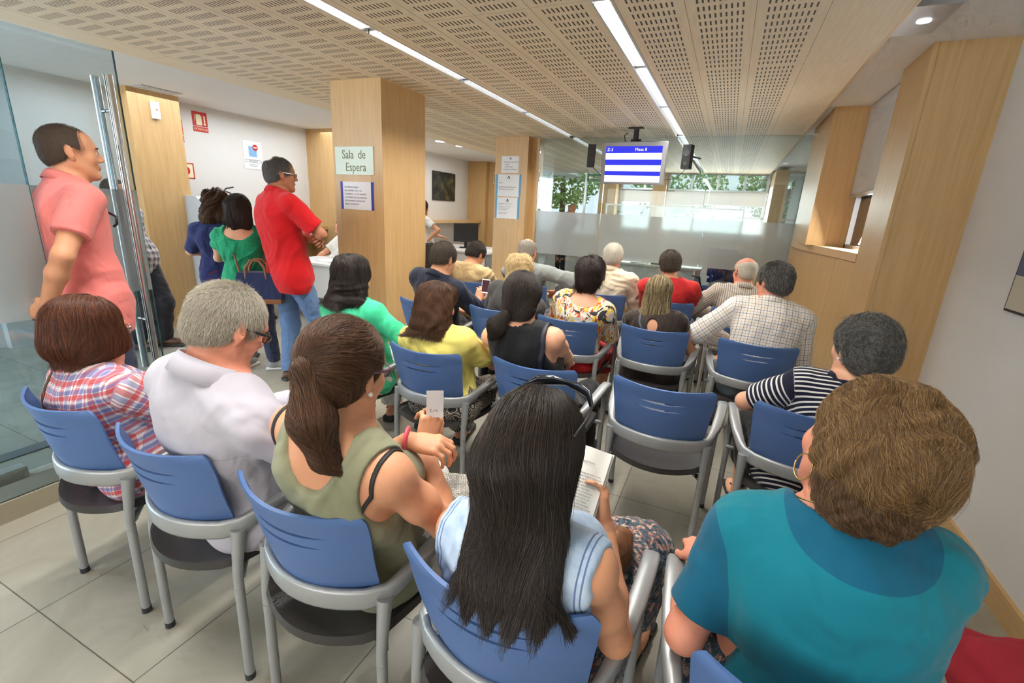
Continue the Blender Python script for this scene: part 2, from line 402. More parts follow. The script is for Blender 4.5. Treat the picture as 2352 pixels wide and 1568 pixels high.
# low desk screen of glass across the office
t = thing('desk_screen', 'low framed glass screen between the office desks', 'screen', (-.9, 10.2, 0))
MB().box(-1.55, 1.1, -.004, .004, 1.05, 1.72).build('glass_pane', M['glass_tint'], t)
mb = MB(); mb.box(-1.57, 1.12, -.015, .015, 1.72, 1.75); mb.box(-1.57, -1.54, -.015, .015, 1.05, 1.72); mb.box(.2, .23, -.015, .015, 1.05, 1.72); mb.box(1.1, 1.13, -.015, .015, 1.05, 1.72); mb.box(-1.57, 1.12, -.015, .015, .0, 1.05)
mb.build('frame', M['laminate'], t)
def desk(label, x, y, w, d, rz=0, h=.75, modesty=True):
    t = thing('desk', label, 'desk', (x, y, 0), rz)
    MB().box(-w / 2, w / 2, -d / 2, d / 2, h - .03, h, .004).build('desk_top', M['laminate'], t)
    for sx in (-1, 1):
        MB().box(sx * (w / 2 - .06) - .03, sx * (w / 2 - .06) + .03, -d / 2 + .06, d / 2 - .06, 0, h - .03).build('leg', M['silver'], t)
    if modesty: MB().box(-w / 2 + .1, w / 2 - .1, -d / 2 + .03, -d / 2 + .045, .3, h - .03).build('modesty_panel', M['laminate'], t)
    return t
desk('white office desk with papers right behind the glass wall', -1.05, 8.5, 1.5, .75)
desk('white office desk beneath the dark framed picture', -4.6, 8.15, 1.5, 1.3)
desk('white hall desk behind the man in the red polo', -4.86, 4.78, .9, .85)
def paper_stack(label, x, y, z, w, d, n, m, rz=0, group=None):
    t = thing('paper_stack', label, 'papers', (x, y, z), rz, group)
    for k in range(n):
        MB().box(-w / 2, w / 2, -d / 2, d / 2, k * .006 + .0005, k * .006 + .006).build('sheet', m, t).rotation_euler.z = (k % 3 - 1) * .08
paper_stack('small pile of white papers on the desk behind the glass', -1.32, 8.3, .75, .3, .21, 3, M['paper'], .2)
t = thing('folder', 'dark blue folder with yellow edge on the desk behind the glass', 'folder', (-.95, 8.3, .75))
MB().box(-.16, .16, -.12, .12, .0005, .03, .003).build('cover', plain('folder_slate', srgb(70, 78, 92), .5), t)
MB().box(-.161, .161, -.122, .122, .03, .036).build('yellow_edge', plain('folder_yellow', srgb(206, 196, 84), .5), t)
paper_stack('loose white sheets on the desk beneath the picture', -4.15, 7.9, .75, .5, .35, 2, M['paper'], .3)
paper_stack('papers on the hall desk behind the red polo man', -4.75, 4.62, .75, .3, .2, 2, M['paper'], -.2)
def office_chair(label, x, y, rz):
    t = thing('office_chair', label, 'office chair', (x, y, 0), rz, 'blue office chairs')
    MB().box(-.24, .24, -.24, .24, .43, .51, .03).build('seat', M['officeblue'], t)
    mb = MB().box(-.23, .23, -.29, -.22, .55, 1.06, .03); mb.build('backrest', M['officeblue'], t)
    MB().tube([(0, 0, .1), (0, 0, .43)], .03, 12).build('gas_column', M['black'], t)
    MB().tube([(0, -.1, .42), (0, -.27, .46), (0, -.3, .8)], .022, 8).build('back_bracket', M['black'], t)
    for k in range(5):
        a = k * 2 * PI / 5
        l = MB().tube([(0, 0, .1), (.27 * math.cos(a), .27 * math.sin(a), .07)], [.026, .018], 8).build('base_leg', M['black'], t)
        MB().tube([(.27 * math.cos(a) - .02, .27 * math.sin(a), .028), (.27 * math.cos(a) + .02, .27 * math.sin(a), .028)], .028, 10).build('castor', M['black'], l)
    for sx in (-1, 1):
        MB().tube([(sx * .24, -.1, .45), (sx * .29, -.08, .6), (sx * .29, -.05, .67), (sx * .29, .15, .67)], .016, 8).build('armrest', M['black'], t)
    return t
office_chair('blue office chair between the green shirt woman and the red polo man', -5.45, 3.98, 2.9)
office_chair('blue office chair at the hall desk half hidden by the pillar', -5.30, 5.30, 2.7)
office_chair('blue office chair low behind the glass, right of the red shirt man', -.08, 7.85, .6)
office_chair('dark blue office chair farther back behind the glass wall', .1, 9.2, -.5)
# monitor, phone on the office desk
t = thing('monitor', 'black computer monitor seen from behind on the office desk', 'monitor', (-4.68, 8.1, .75), .6)
MB().box(-.24, .24, -.03, .03, .12, .47, .008).build('casing', M['black'], t)
MB().box(-.03, .03, -.02, .05, .02, .2).build('stand', M['black'], t)
MB().box(-.12, .12, -.09, .09, .0005, .02, .004).build('foot', M['black'], t)
t = thing('desk_phone', 'blue grey desk phone beside the black monitor', 'phone', (-4.3, 7.75, .75), .4)
mb = MB().prism([(-.1, .0005), (.1, .0005), (.1, .1), (-.1, .03)], 'x', -.09, .09); mb.build('base', plain('phone_blue', srgb(76, 96, 150), .4), t)
MB().box(-.1, -.05, -.1, .1, .06, .09, .01).build('handset', M['black'], t)
# green sign hanging in the office and exit sign on the far wood pillar
def text_obj(name, body, size, m, parent, loc, rot, align='CENTER', ext=.0008, sx=1.0):
    cu = bpy.data.curves.new(name, 'FONT'); cu.body = body; cu.size = size; cu.align_x = align; cu.align_y = 'CENTER'; cu.extrude = ext; cu.resolution_u = 3
    o = bpy.data.objects.new(name, cu); link(o)
    dg = bpy.context.evaluated_depsgraph_get(); me = bpy.data.meshes.new_from_object(o.evaluated_get(dg))
    bpy.data.objects.remove(o); me.materials.clear()
    o = mesh_obj(name, me, m, parent); o.location = loc; o.rotation_euler = rot; o.scale = (sx, 1, 1); return o
RX = (PI / 2, 0, 0)                  # reads from the -Y side
RXW = (PI / 2, 0, PI / 2)            # reads from the +X side
t = thing('exit_sign', 'green running man exit sign high on the far wood pillar', 'exit sign', (-5.02, 10.08, 2.2))
MB().box(-.1, .1, -.006, .0, -.12, .12).build('plate', M['cream'], t)
mb = MB(); mb.box(-.075, .02, -.009, -.006, -.1, -.06); mb.box(-.075, -.035, -.009, -.006, -.1, .1); mb.box(-.075, .075, -.009, -.006, .06, .1); mb.box(.035, .075, -.009, -.006, -.02, .1); mb.box(-.01, .03, -.009, -.006, -.06, .03)
mb.build('pictogram', M['green'], t)
t = thing('hanging_sign', 'green emergency exit sign with white arrow hanging in the office', 'exit sign', (-1.98, 7.35, 2.06))
MB().box(-.13, .13, -.008, .008, -.055, .055).build('plate', M['green'], t)
mb = MB(); mb.prism([(-.11, 0), (-.075, .03), (-.075, .01), (-.04, .01), (-.04, -.01), (-.075, -.01), (-.075, -.03)], 'y', -.011, -.008); mb.build('arrow', M['cream'], t)
text_obj('lettering', 'SALIDA DE\nEMERGENCIA', .026, M['cream'], t, (.045, -.009, 0), RX)
for sx in (-.1, .1): MB().tube([(sx, 0, .055), (sx, 0, CZ - 2.06)], .003, 6).build('wire', M['steel'], t)
t = thing('picture', 'dark framed glossy picture on the white office wall', 'picture', (-5.715, 8.9, 1.93))
MB().box(0, .02, -.44, .44, -.29, .29, .004).build('frame', M['black'], t)
pm = NT('glossy_dark_print'); v = pm.n('TexCoord').outputs['Object']
c = pm.ramp(pm.noise(v, 5, 4), [(.35, srgb(24, 26, 28)), (.6, srgb(66, 66, 52)), (.8, srgb(120, 112, 70))])
MB().box(.02, .022, -.42, .42, -.27, .27).build('print', pm.done(pm.pbsdf(c, .05)), t)
# ------------------------------------------------------------------ signs on the wood pillars
YF = 3.32
def px_(x, y, Y):  # helper kept for readability
    return x
t = thing('wall_sign', 'pale green plate reading Sala de Espera on the wood pillar', 'sign', (-3.045, YF, 1.868))
MB().box(-.212, .212, -.008, 0, -.115, .115, .002).build('plate', M['greygrn'], t)
text_obj('lettering', 'Sala  de', .102, M['olive_ink'], t, (-.0, -.009, .048), RX, sx=.84)
text_obj('lettering', 'Espera', .102, M['olive_ink'], t, (.018, -.009, -.055), RX, sx=.84)
def notice(label, loc, w, h, border, lines, size, logo=False, lead=1.55, top=.7):
    t = thing('notice', label, 'notice', loc, 0, None)
    MB().box(-w / 2, w / 2, -.003, 0, -h / 2, h / 2).build('sheet', M['paper'], t)
    if border:
        bw = w * .07
        for a in (-w / 2, w / 2 - bw): MB().box(a, a + bw, -.0042, -.0005, -h / 2, h / 2).build('border', border, t)
    if logo:
        mb = MB(); s = h * .07; z = h * .36
        mb.prism([(-s, z - s), (-s * .7, z - s), (.0, z + s * .5), (-.15 * s, z + s)], 'y', -.0045, -.003)
        mb.prism([(-s * .1, z + s), (s * .5, z + s), (s * 1.1, z - s), (s * .4, z - s)], 'y', -.0045, -.003)
        mb.build('emblem', plain('navy_print', srgb(30, 34, 70), .5), t)
    z = h / 2 * top
    for ln in lines:
        text_obj('lettering', ln, size, M['ink'], t, (-w * .38, -.0034, z), RX, 'LEFT', .0004); z -= size * lead
    return t
notice('white notice with dark blue side borders under the Sala de Espera sign', (-3.03, YF, 1.578), .37, .235, M['bluesign'],
       ['ES IMPRESCINDIBLE', 'UN  NUMERO  DE  CTA.', 'CORRIENTE  O  DE  AHORRO', 'A NOMBRE DEL DECLARANTE.', 'ESTE NUMERO CONSTA DE', 'IBAN Y 20 DIGITOS.'], .0185, top=.6)
YC = 6.30
notice('topmost plain white notice on the wood column by the glass wall', (-2.945, YC, 2.135), .27, .225, None, ['HAY QUE COLOCARSE EN', '     LA FILA', '    PARA ENTRAR', 'Gracias por su colaboracion'], .019, True, 1.7, .3)
notice('middle notice with light blue side borders on the wood column', (-2.96, YC, 1.855), .39, .30, M['cyan'], ['Solicite', '', 'SU NUMERO DE ORDEN EN LA', 'ENTRADA DE LA OFICINA'], .02, True, 1.5, .25)
notice('lowest notice with bluer side borders on the wood column', (-2.965, YC, 1.545), .38, .295, M['cyan'], ['DOCUMENTOS PARA LA DECLARACION', 'DE LA RENTA', '- El numero de cuenta y el codigo IBAN', '- Los datos fiscales del año anterior', '- Certificado de retenciones', '', '- Justificante de pagos y recibos', '- Documento de identidad'], .0125, True, 1.6, .4)
# ------------------------------------------------------------------ safety signs on the hall wall (face +X)
XW = -6.098
def wsign(name, label, cat, y, z): return thing(name, label, cat, (XW, y, z), PI / 2)
# local frame: x runs along +Y of the room, -y faces the room
t = wsign('fire_sign', 'red fire extinguisher sign with EXTINTOR strip below the ceiling', 'sign', 4.01, 2.375)
MB().box(-.09, .09, -.004, 0, -.05, .11).build('plate', M['red'], t)
mb = MB(); mb.prism([(-.05, -.04), (.02, -.04), (.02, .06), (0, .08), (-.03, .08), (-.05, .06)], 'y', -.006, -.004); mb.tube([(-.03, -.005, .08), (-.06, -.005, .07), (-.065, -.005, .0)], .004, 6); mb.box(.045, .062, -.006, -.004, -.02, .07); mb.box(.04, .068, -.006, -.004, -.035, -.02)
mb.build('pictogram', M['cream'], t)
MB().box(-.09, .09, -.004, 0, -.115, -.06).build('name_strip', M['red'], t)
text_obj('lettering', 'EXTINTOR', .034, M['cream'], t, (0, -.0045, -.088), RX)
t = wsign('fire_sign', 'red alarm button sign half hidden by the wood pillar', 'sign', 3.70, 2.24)
MB().box(-.09, .09, -.004, 0, -.05, .12).build('plate', M['red'], t)
mb = MB(); mb.tube([(-.02, -.006, .05), (.06, -.006, .06), (.065, -.006, .0), (-.02, -.006, .0)], .003, 6); mb.build('pictogram', M['cream'], t)
MB().box(-.09, .09, -.004, 0, -.13, -.06).build('name_strip', M['red'], t)
text_obj('lettering', 'PULSADOR\nALARMA', .028, M['cream'], t, (0, -.0045, -.095), RX)
t = wsign('fire_bell', 'round dark red alarm bell at the top of the pillar edge', 'alarm bell', 3.66, 2.46)
MB().lathe([(.08, 0), (.075, .03), (.03, .045)], seg=24).xform(Matrix.Rotation(PI / 2, 4, 'X')).build('dome', plain('bell_red', srgb(120, 22, 24), .35), t)
t = wsign('fire_sign', 'square white sign with red frame and red disc', 'sign', 3.76, 1.79)
MB().box(-.1, .1, -.003, 0, -.09, .09).build('plate', M['cream'], t)
mb = MB()
for a in ((-.1, .1, .078, .09), (-.1, .1, -.09, -.078), (-.1, -.088, -.09, .09), (.088, .1, -.09, .09)): mb.box(a[0], a[1], -.005, -.003, a[2], a[3])
mb.build('border', M['red'], t)
mb = MB(); mb.lathe([(.05, .003), (.05, .006)], seg=24); mb.xform(Matrix.Rotation(PI / 2, 4, 'X')); mb.build('disc', M['red'], t)
t = wsign('poster', 'white poster with a red no entry disc over a blue square', 'poster', 4.69, 2.07)
MB().box(-.14, .14, -.002, 0, -.18, .18).build('sheet', M['paper'], t)
MB().box(-.06, .06, -.0035, -.002, -.02, .11).build('blue_square', plain('sky_print', srgb(130, 178, 222), .5), t)
mb = MB(); mb.lathe([(.04, .004), (.04, .0055)], (.04, .1, 0), 24); mb.xform(Matrix.Rotation(PI / 2, 4, 'X')); mb.build('disc', M['red'], t)
MB().box(.015, .065, -.0068, -.0055, .093, .107).build('bar', M['paper'], t)
mb = MB(); 
for a in ((-.12, .12, -.062, -.058), (-.12, .12, -.094, -.09), (-.12, -.116, -.094, -.058), (.116, .12, -.094, -.058)): mb.box(a[0], a[1], -.0035, -.002, a[2], a[3])
mb.build('border', M['ink'], t)
text_obj('lettering', 'NO UTILICE', .024, M['ink'], t, (0, -.0025, -.076), RX)
text_obj('lettering', 'el telefono movil\nen esta oficina', .02, plain('grey_print', (.4, .4, .42), .6), t, (0, -.0025, -.13), RX)
# fire extinguisher behind the ticket machine
t = thing('fire_extinguisher', 'red fire extinguisher with black hose behind the ticket machine', 'fire extinguisher', (-6.0, 4.12, 1.0))
MB().lathe([(.02, 0), (.075, .01), (.08, .04), (.08, .4), (.06, .46), (.03, .49), (.03, .52)], seg=24).build('cylinder', M['red'], t, angle=40)
mb = MB(); mb.box(-.03, .03, -.02, .02, .52, .57); mb.tube([(0, 0, .55), (0, .06, .61), (0, .16, .63)], .01, 8); mb.tube([(0, 0, .56), (0, .06, .57), (0, .12, .55)], .009, 8)
mb.build('valve', M['black'], t)
MB().tube([(.0, -.03, .55), (.02, -.12, .58), (.03, -.2, .54), (.03, -.24, .42), (.03, -.2, .3)], .013, 10).build('hose', M['black'], t)
# ticket machine
t = thing('ticket_machine', 'pale grey queue ticket machine with a lit screen', 'ticket machine', (-5.62, 3.72, 0), PI / 2)
kb = plain('machine_grey', srgb(186, 194, 200), .4)
mb = MB(); mb.prism([(-.2, 0), (.22, 0), (.22, 1.5), (-.02, 1.5), (-.1, 1.44), (-.16, 1.05)], 'x', -.2, .2); mb.build('cabinet', kb, t)
mb = MB().box(-.13, .13, -.012, 0, -.17, .17, .003); o = mb.build('screen_bezel', M['black'], t); o.location = (0, -.132, 1.245); o.rotation_euler.x = -.15
o = MB().box(-.118, .118, -.015, -.0125, -.158, .158).build('screen', emis('ticket_screen', (.72, .86, 1), 1.2), t); o.location = (0, -.132, 1.245); o.rotation_euler.x = -.15
mb = MB(); s = .05
mb.prism([(-s, s), (-s * .2, s), (s, -s * .6), (s * .2, -s * .6)], 'y', -.115, -.09); o = mb.build('emblem', M['bluesign'], t); o.location.z = 1.45; o.location.x = .02
mb = MB()
for k, z in enumerate((.98, .86, .62)): mb.box(-.03, .03, -.205, -.19, z, z + .04)
mb.build('slot', plain('slot_grey', (.3, .31, .33), .5), t)
# ------------------------------------------------------------------ queue screen, its bracket, speakers
t = thing('television', 'silver queue display with blue and white bands, reading Z-3 Mesa 8', 'television', (-1.14, 5.85, 2.12))
t.rotation_euler = (math.radians(6), 0, math.radians(-2))
MB().box(-.372, .372, -.04, .03, -.235, .235, .008).build('housing', plain('silver_bezel', srgb(150, 150, 152), .35, .4), t)
Wd, Hd = .325, .185
zs = [(.185, .112, 'screenblue'), (.112, .040, 'screenwhite'), (.040, -.020, 'screenblue'), (-.020, -.088, 'screenwhite'), (-.088, -.135, 'screenblue'), (-.135, -.208, 'screenwhite')]
pn = MB()
for a, b, mm in zs:
    pn.mi = 0 if mm == 'screenblue' else 1
    pn.box(-Wd, Wd, -.0425, -.041, b, a)
pn.build('screen_panel', [M['screenblue'], M['screenwhite']], t)
wt = emis('screen_text', (1, 1, 1), 1.2)
text_obj('lettering', 'Z-3', .048, wt, t, (-.275, -.0432, .148), RX)
text_obj('lettering', 'Mesa 8', .048, wt, t, (.085, -.0432, .148), RX)
mb = MB(); mb.box(-.08, .08, -.05, .05, CZ - 2.12 - .012, CZ - 2.12 + .0); mb.tube([(0, 0.02, .2), (0, .02, CZ - 2.12)], .03, 10); mb.box(-.06, .06, .025, .05, .1, .26)
br = mb.build('ceiling_bracket', M['rubber'], t)
t2 = MB().tube([(-.1, .03, .33), (-.14, .035, .30), (-.12, .04, .22)], .006, 6).build('cable', M['black'], t)
for i, (x, z) in enumerate(((-1.68, 2.21), (-.555, 2.2))):
    t = thing('loudspeaker', ['black wall speaker left of the queue display', 'black wall speaker right of the queue display'][i], 'speaker', (x, 5.95, z), (.25, -.2)[i], 'speakers beside the queue display')
    MB().box(-.048, .048, -.06, .06, -.13, .13, .008).build('cabinet', M['black'], t)
    for z_, r in ((.07, .022), (-.04, .036)):
        MB().lathe([(r, .0), (r, .004), (r * .6, .002)], (0, -z_, .06), 18).xform(Matrix.Rotation(PI / 2, 4, 'X')).build('driver', plain('driver_grey', (.05, .05, .05), .6), t)
    MB().tube([(0, .06, .02), (0, .52, .04)], .01, 8).build('bracket', M['black'], t)
    MB().tube([(0, .06, -.1), ((.15, -.12)[i], .1, -.22), ((.3, -.3)[i], .08, -.25), ((.38, -.4)[i], .05, -.15)], .0035, 6).build('cable', M['black'], t)
# framed picture on the right wall (half out of frame)
t = thing('picture', 'thin black framed picture on the right white wall', 'picture', (1.28, 2.675, 1.48))
MB().box(-.018, 0, -.3, .3, -.3, .3, .003).build('frame', M['black'], t)
MB().box(-.02, -.018, -.287, .287, -.13, .287).build('sky_print', plain('slate_print', srgb(92, 98, 124), .6), t)
MB().box(-.02, -.018, -.287, .287, -.287, -.13).build('ground_print', plain('stone_print', srgb(196, 188, 168), .6), t)
# ================================================================== WAITING ROOM CHAIRS
def make_chair(label, loc):
    t = thing('waiting_chair', label, 'chair', loc, 0, 'blue backed chairs in four rows')
    # local: rear legs at y=0, +y forward
    # --- backrest shell with two slits
    bm = bmesh.new(); NU = 29
    us = [-1 + 2 * k / (NU - 1) for k in range(NU)]
    def slitw(u, c):
        return max(0.0, .010 * (1 - ((u - c) / .52) ** 2)) if abs(u - c) < .52 else 0.0
    vs_ = [0, .1, .2, .3, .4, .48, .54, ('s', .60, -.02), ('s', .73, .02), .80, .87, .93, .97, 1.0]
    def P(u, v):
        half = .196 + .026 * v
        # rounded upper corners
        if v > .9: half -= .02 * ((v - .9) / .1) ** 2
        if v < .08: half -= .006 * (1 - v / .08)
        x = u * half
        z = .578 + .262 * v - .012 * (1 - u * u) * v
        y = -.015 - .075 * v + .03 * v * v - .035 * (1 - u * u) + .046 * u * u * (1 - .35 * v)
        y -= .012 * max(0, v - .75) / .25
        return Vector((x, y, z))
    rows = []
    for v in vs_:
        if isinstance(v, tuple):
            _, vc, c = v
            rows.append(('lo', [P(u, vc - slitw(u, c) / .262 * .5) for u in us], [slitw(u, c) for u in us]))
            rows.append(('hi', [P(u, vc + slitw(u, c) / .262 * .5) for u in us], None))
        else: rows.append(('n', [P(u, v) for u in us], None))
    vv = [[bm.verts.new(p) for p in r[1]] for r in rows]
    for i in range(len(rows) - 1):
        if rows[i][0] == 'lo':
            continue
        for k in range(NU - 1):
            bm.faces.new((vv[i][k], vv[i][k + 1], vv[i + 1][k + 1], vv[i + 1][k]))
    bmesh.ops.remove_doubles(bm, verts=bm.verts, dist=.0004)
    bmesh.ops.recalc_face_normals(bm, faces=bm.faces)
    me = bpy.data.meshes.new('backrest'); 
    r = bmesh.ops.solidify(bm, geom=bm.faces[:], thickness=.009)
    bm.to_mesh(me); bm.free()
    mesh_obj('backrest', me, M['blue'], t, True); me.set_sharp_from_angle(angle=math.radians(50))
    # --- arm frame: one flat bar round the back and forward on both sides
    R = []
    def arc(n=15):
        out = []
        for k in range(n):
            u = -1 + 2 * k / (n - 1)
            out.append((u * .205, -.055 + .075 * u * u - .004, .562))
        return out
    left = [(-.262, .455, .612), (-.264, .43, .626), (-.262, .36, .632), (-.255, .26, .622), (-.243, .16, .603), (-.226, .075, .578), (-.214, .035, .566)]
    right = [(-x, y, z) for x, y, z in left[::-1]]
    pts = left + arc()[1:-1] + right
    n = len(pts); bm = bmesh.new(); rings = []
    for i, p in enumerate(pts):
        p = Vector(p); tn = (Vector(pts[min(i + 1, n - 1)]) - Vector(pts[max(i - 1, 0)])).normalized()
        side = Vector((0, 0, 1)).cross(tn).normalized(); upv = tn.cross(side).normalized()
        yy = p.y
        f = min(1, max(0, (yy - .02) / .16))          # 0 = back band (tall, thin), 1 = arm (wide, flat)
        w = .011 + (.0235 - .011) * f; h = .030 + (.014 - .030) * f
        ring = []
        for k in range(12):
            a = 2 * PI * k / 12; ca, sa = math.cos(a), math.sin(a)
            e = .55
            ring.append(bm.verts.new(p + side * (w * math.copysign(abs(ca) ** e, ca)) + upv * (h * math.copysign(abs(sa) ** e, sa))))
        rings.append(ring)
    for A, B in zip(rings, rings[1:]):
        for k in range(12): bm.faces.new((A[k], A[(k + 1) % 12], B[(k + 1) % 12], B[k]))
    bm.faces.new(rings[0][::-1]); bm.faces.new(rings[-1])
    bmesh.ops.recalc_face_normals(bm, faces=bm.faces)
    me = bpy.data.meshes.new('arm_frame'); bm.to_mesh(me); bm.free()
    mesh_obj('arm_frame', me, M['silver'], t, True); me.set_sharp_from_angle(angle=math.radians(60))
    # --- legs
    for sx in (-1, 1):
        l = MB().tube([(sx * .214, .0, .02), (sx * .214, .004, .40), (sx * .214, .008, .44), (sx * .214, .018, .52), (sx * .213, .024, .56)], [.0145, .0145, .0155, .019, .022], 14).tube([(sx * .214, .003, .36), (sx * .214, .003, .363)], .0152, 14).build('leg', M['silver'], t, angle=50)
        MB().tube([(sx * .214, 0, .0), (sx * .214, 0, .022)], .0158, 14).build('foot_cap', M['rubber'], l)
        l = MB().tube([(sx * .252, .445, .02), (sx * .254, .44, .40), (sx * .256, .437, .52), (sx * .26, .43, .615)], [.0145, .0145, .016, .019], 14).build('leg', M['silver'], t, angle=50)
        MB().tube([(sx * .252, .445, 0), (sx * .252, .445, .022)], .0158, 14).build('foot_cap', M['rubber'], l)
        for y, x in ((.015, .214), (.43, .254)):
            b = MB().tube([(sx * x, y, .395), (sx * (x - .03), y + (.03 if y < .2 else -.02), .402), (sx * .15, y + (.07 if y < .2 else -.06), .418)], .0115, 10).build('seat_bracket', M['silver'], t, angle=50)
            if y < .2: MB().lathe([(.006, 0), (.006, .012)], (sx * (x - .022), .016, .405), 10).build('bolt', M['rubber'], b)
    # --- seat pan, rear edge bowed
    bm = bmesh.new(); NX, NY = 15, 14; top = []
    for j in range(NY):
        v = j / (NY - 1); row = []
        for i in range(NX):
            u = -1 + 2 * i / (NX - 1)
            hw = .20 + .025 * min(1, v * 2) - (.02 * max(0, (v - .9) / .1) ** 2)
            y = .0 + v * .47 - .075 * (1 - u * u) * (1 - v) ** 2 + .015 * (1 - u * u) * v
            z = .452 - .014 * (1 - u * u) - .012 * math.sin(v * PI) + .012 * (1 - v) ** 3 - .02 * max(0, (v - .85) / .15) ** 2
            if abs(u) > .9 and (v < .06): y += .012
            row.append(bm.verts.new((u * hw, y, z)))
        top.append(row)
    for j in range(NY - 1):
        for i in range(NX - 1): bm.faces.new((top[j][i], top[j][i + 1], top[j + 1][i + 1], top[j + 1][i]))
    bmesh.ops.recalc_face_normals(bm, faces=bm.faces)
    bmesh.ops.solidify(bm, geom=bm.faces[:], thickness=.026)
    zc = [v.co.z for v in bm.verts]
    me = bpy.data.meshes.new('seat'); bm.to_mesh(me); bm.free()
    mesh_obj('seat', me, M['seatpad'], t, True); me.set_sharp_from_angle(angle=math.radians(50))
    return t
CH = {  # key: (x, rear y, label)
 'plaid_w': (-1.99, .73, 'chair under the woman in the plaid shirt by the kerb'),
 'white_m': (-1.42, .73, 'chair under the grey haired man in the white shirt'),
 'pony_w': (-.865, .73, 'chair under the ponytail woman in the olive top'),
 'dark_w': (-.315, .715, 'chair under the woman with long dark hair reading a book'),
 'teal_w': (.275, .73, 'chair under the woman in the teal blouse'),
 'green_w': (-1.92, 1.92, 'chair under the woman in the bright green blouse'),
 'yellow_w': (-1.305, 1.90, 'chair under the woman in the yellow top'),
 'tank_w': (-.74, 1.98, 'chair under the woman in the black sleeveless top'),
 'empty': (-.15, 2.03, 'empty chair between the black top woman and the striped shirt woman'),
 'stripe_w': (.425, 2.04, 'chair under the woman in the navy and white striped shirt'),
 'navy_m': (-2.03, 2.92, 'chair under the man in the navy shirt by the wood pillar'),
 'blond_w': (-1.455, 3.0, 'chair under the blond woman in the grey top'),
 'floral_w': (-.905, 3.0, 'chair under the woman in the floral blouse'),
 'lace_w': (-.335, 3.08, 'chair under the woman in the black lace blouse'),
 'check_m': (.27, 3.08, 'chair under the man in the checked shirt'),
 'beige_m': (-2.27, 4.0, 'front row chair under the man in the beige T-shirt'),
 'grey_m': (-1.72, 4.2, 'front row chair under the balding man in the grey shirt'),
 'cream_m': (-.96, 4.2, 'front row chair under the white haired man in the cream shirt'),
 'red_m': (-.38, 4.2, 'front row chair under the man in the red T-shirt'),
 'strp_m': (.19, 4.16, 'front row chair under the bald man in the striped shirt'),
}
proto = None
for k, (x, y, lab) in CH.items():
    if proto is None: proto = c = make_chair(lab, (x, y, 0))
    else:
        c = copy_tree(proto); c.location = (x, y, 0); c['label'] = lab
c = copy_tree(proto); c.location = (-2.87, 4.0, 0); c['label'] = 'front row chair beside the pillar at the left end'
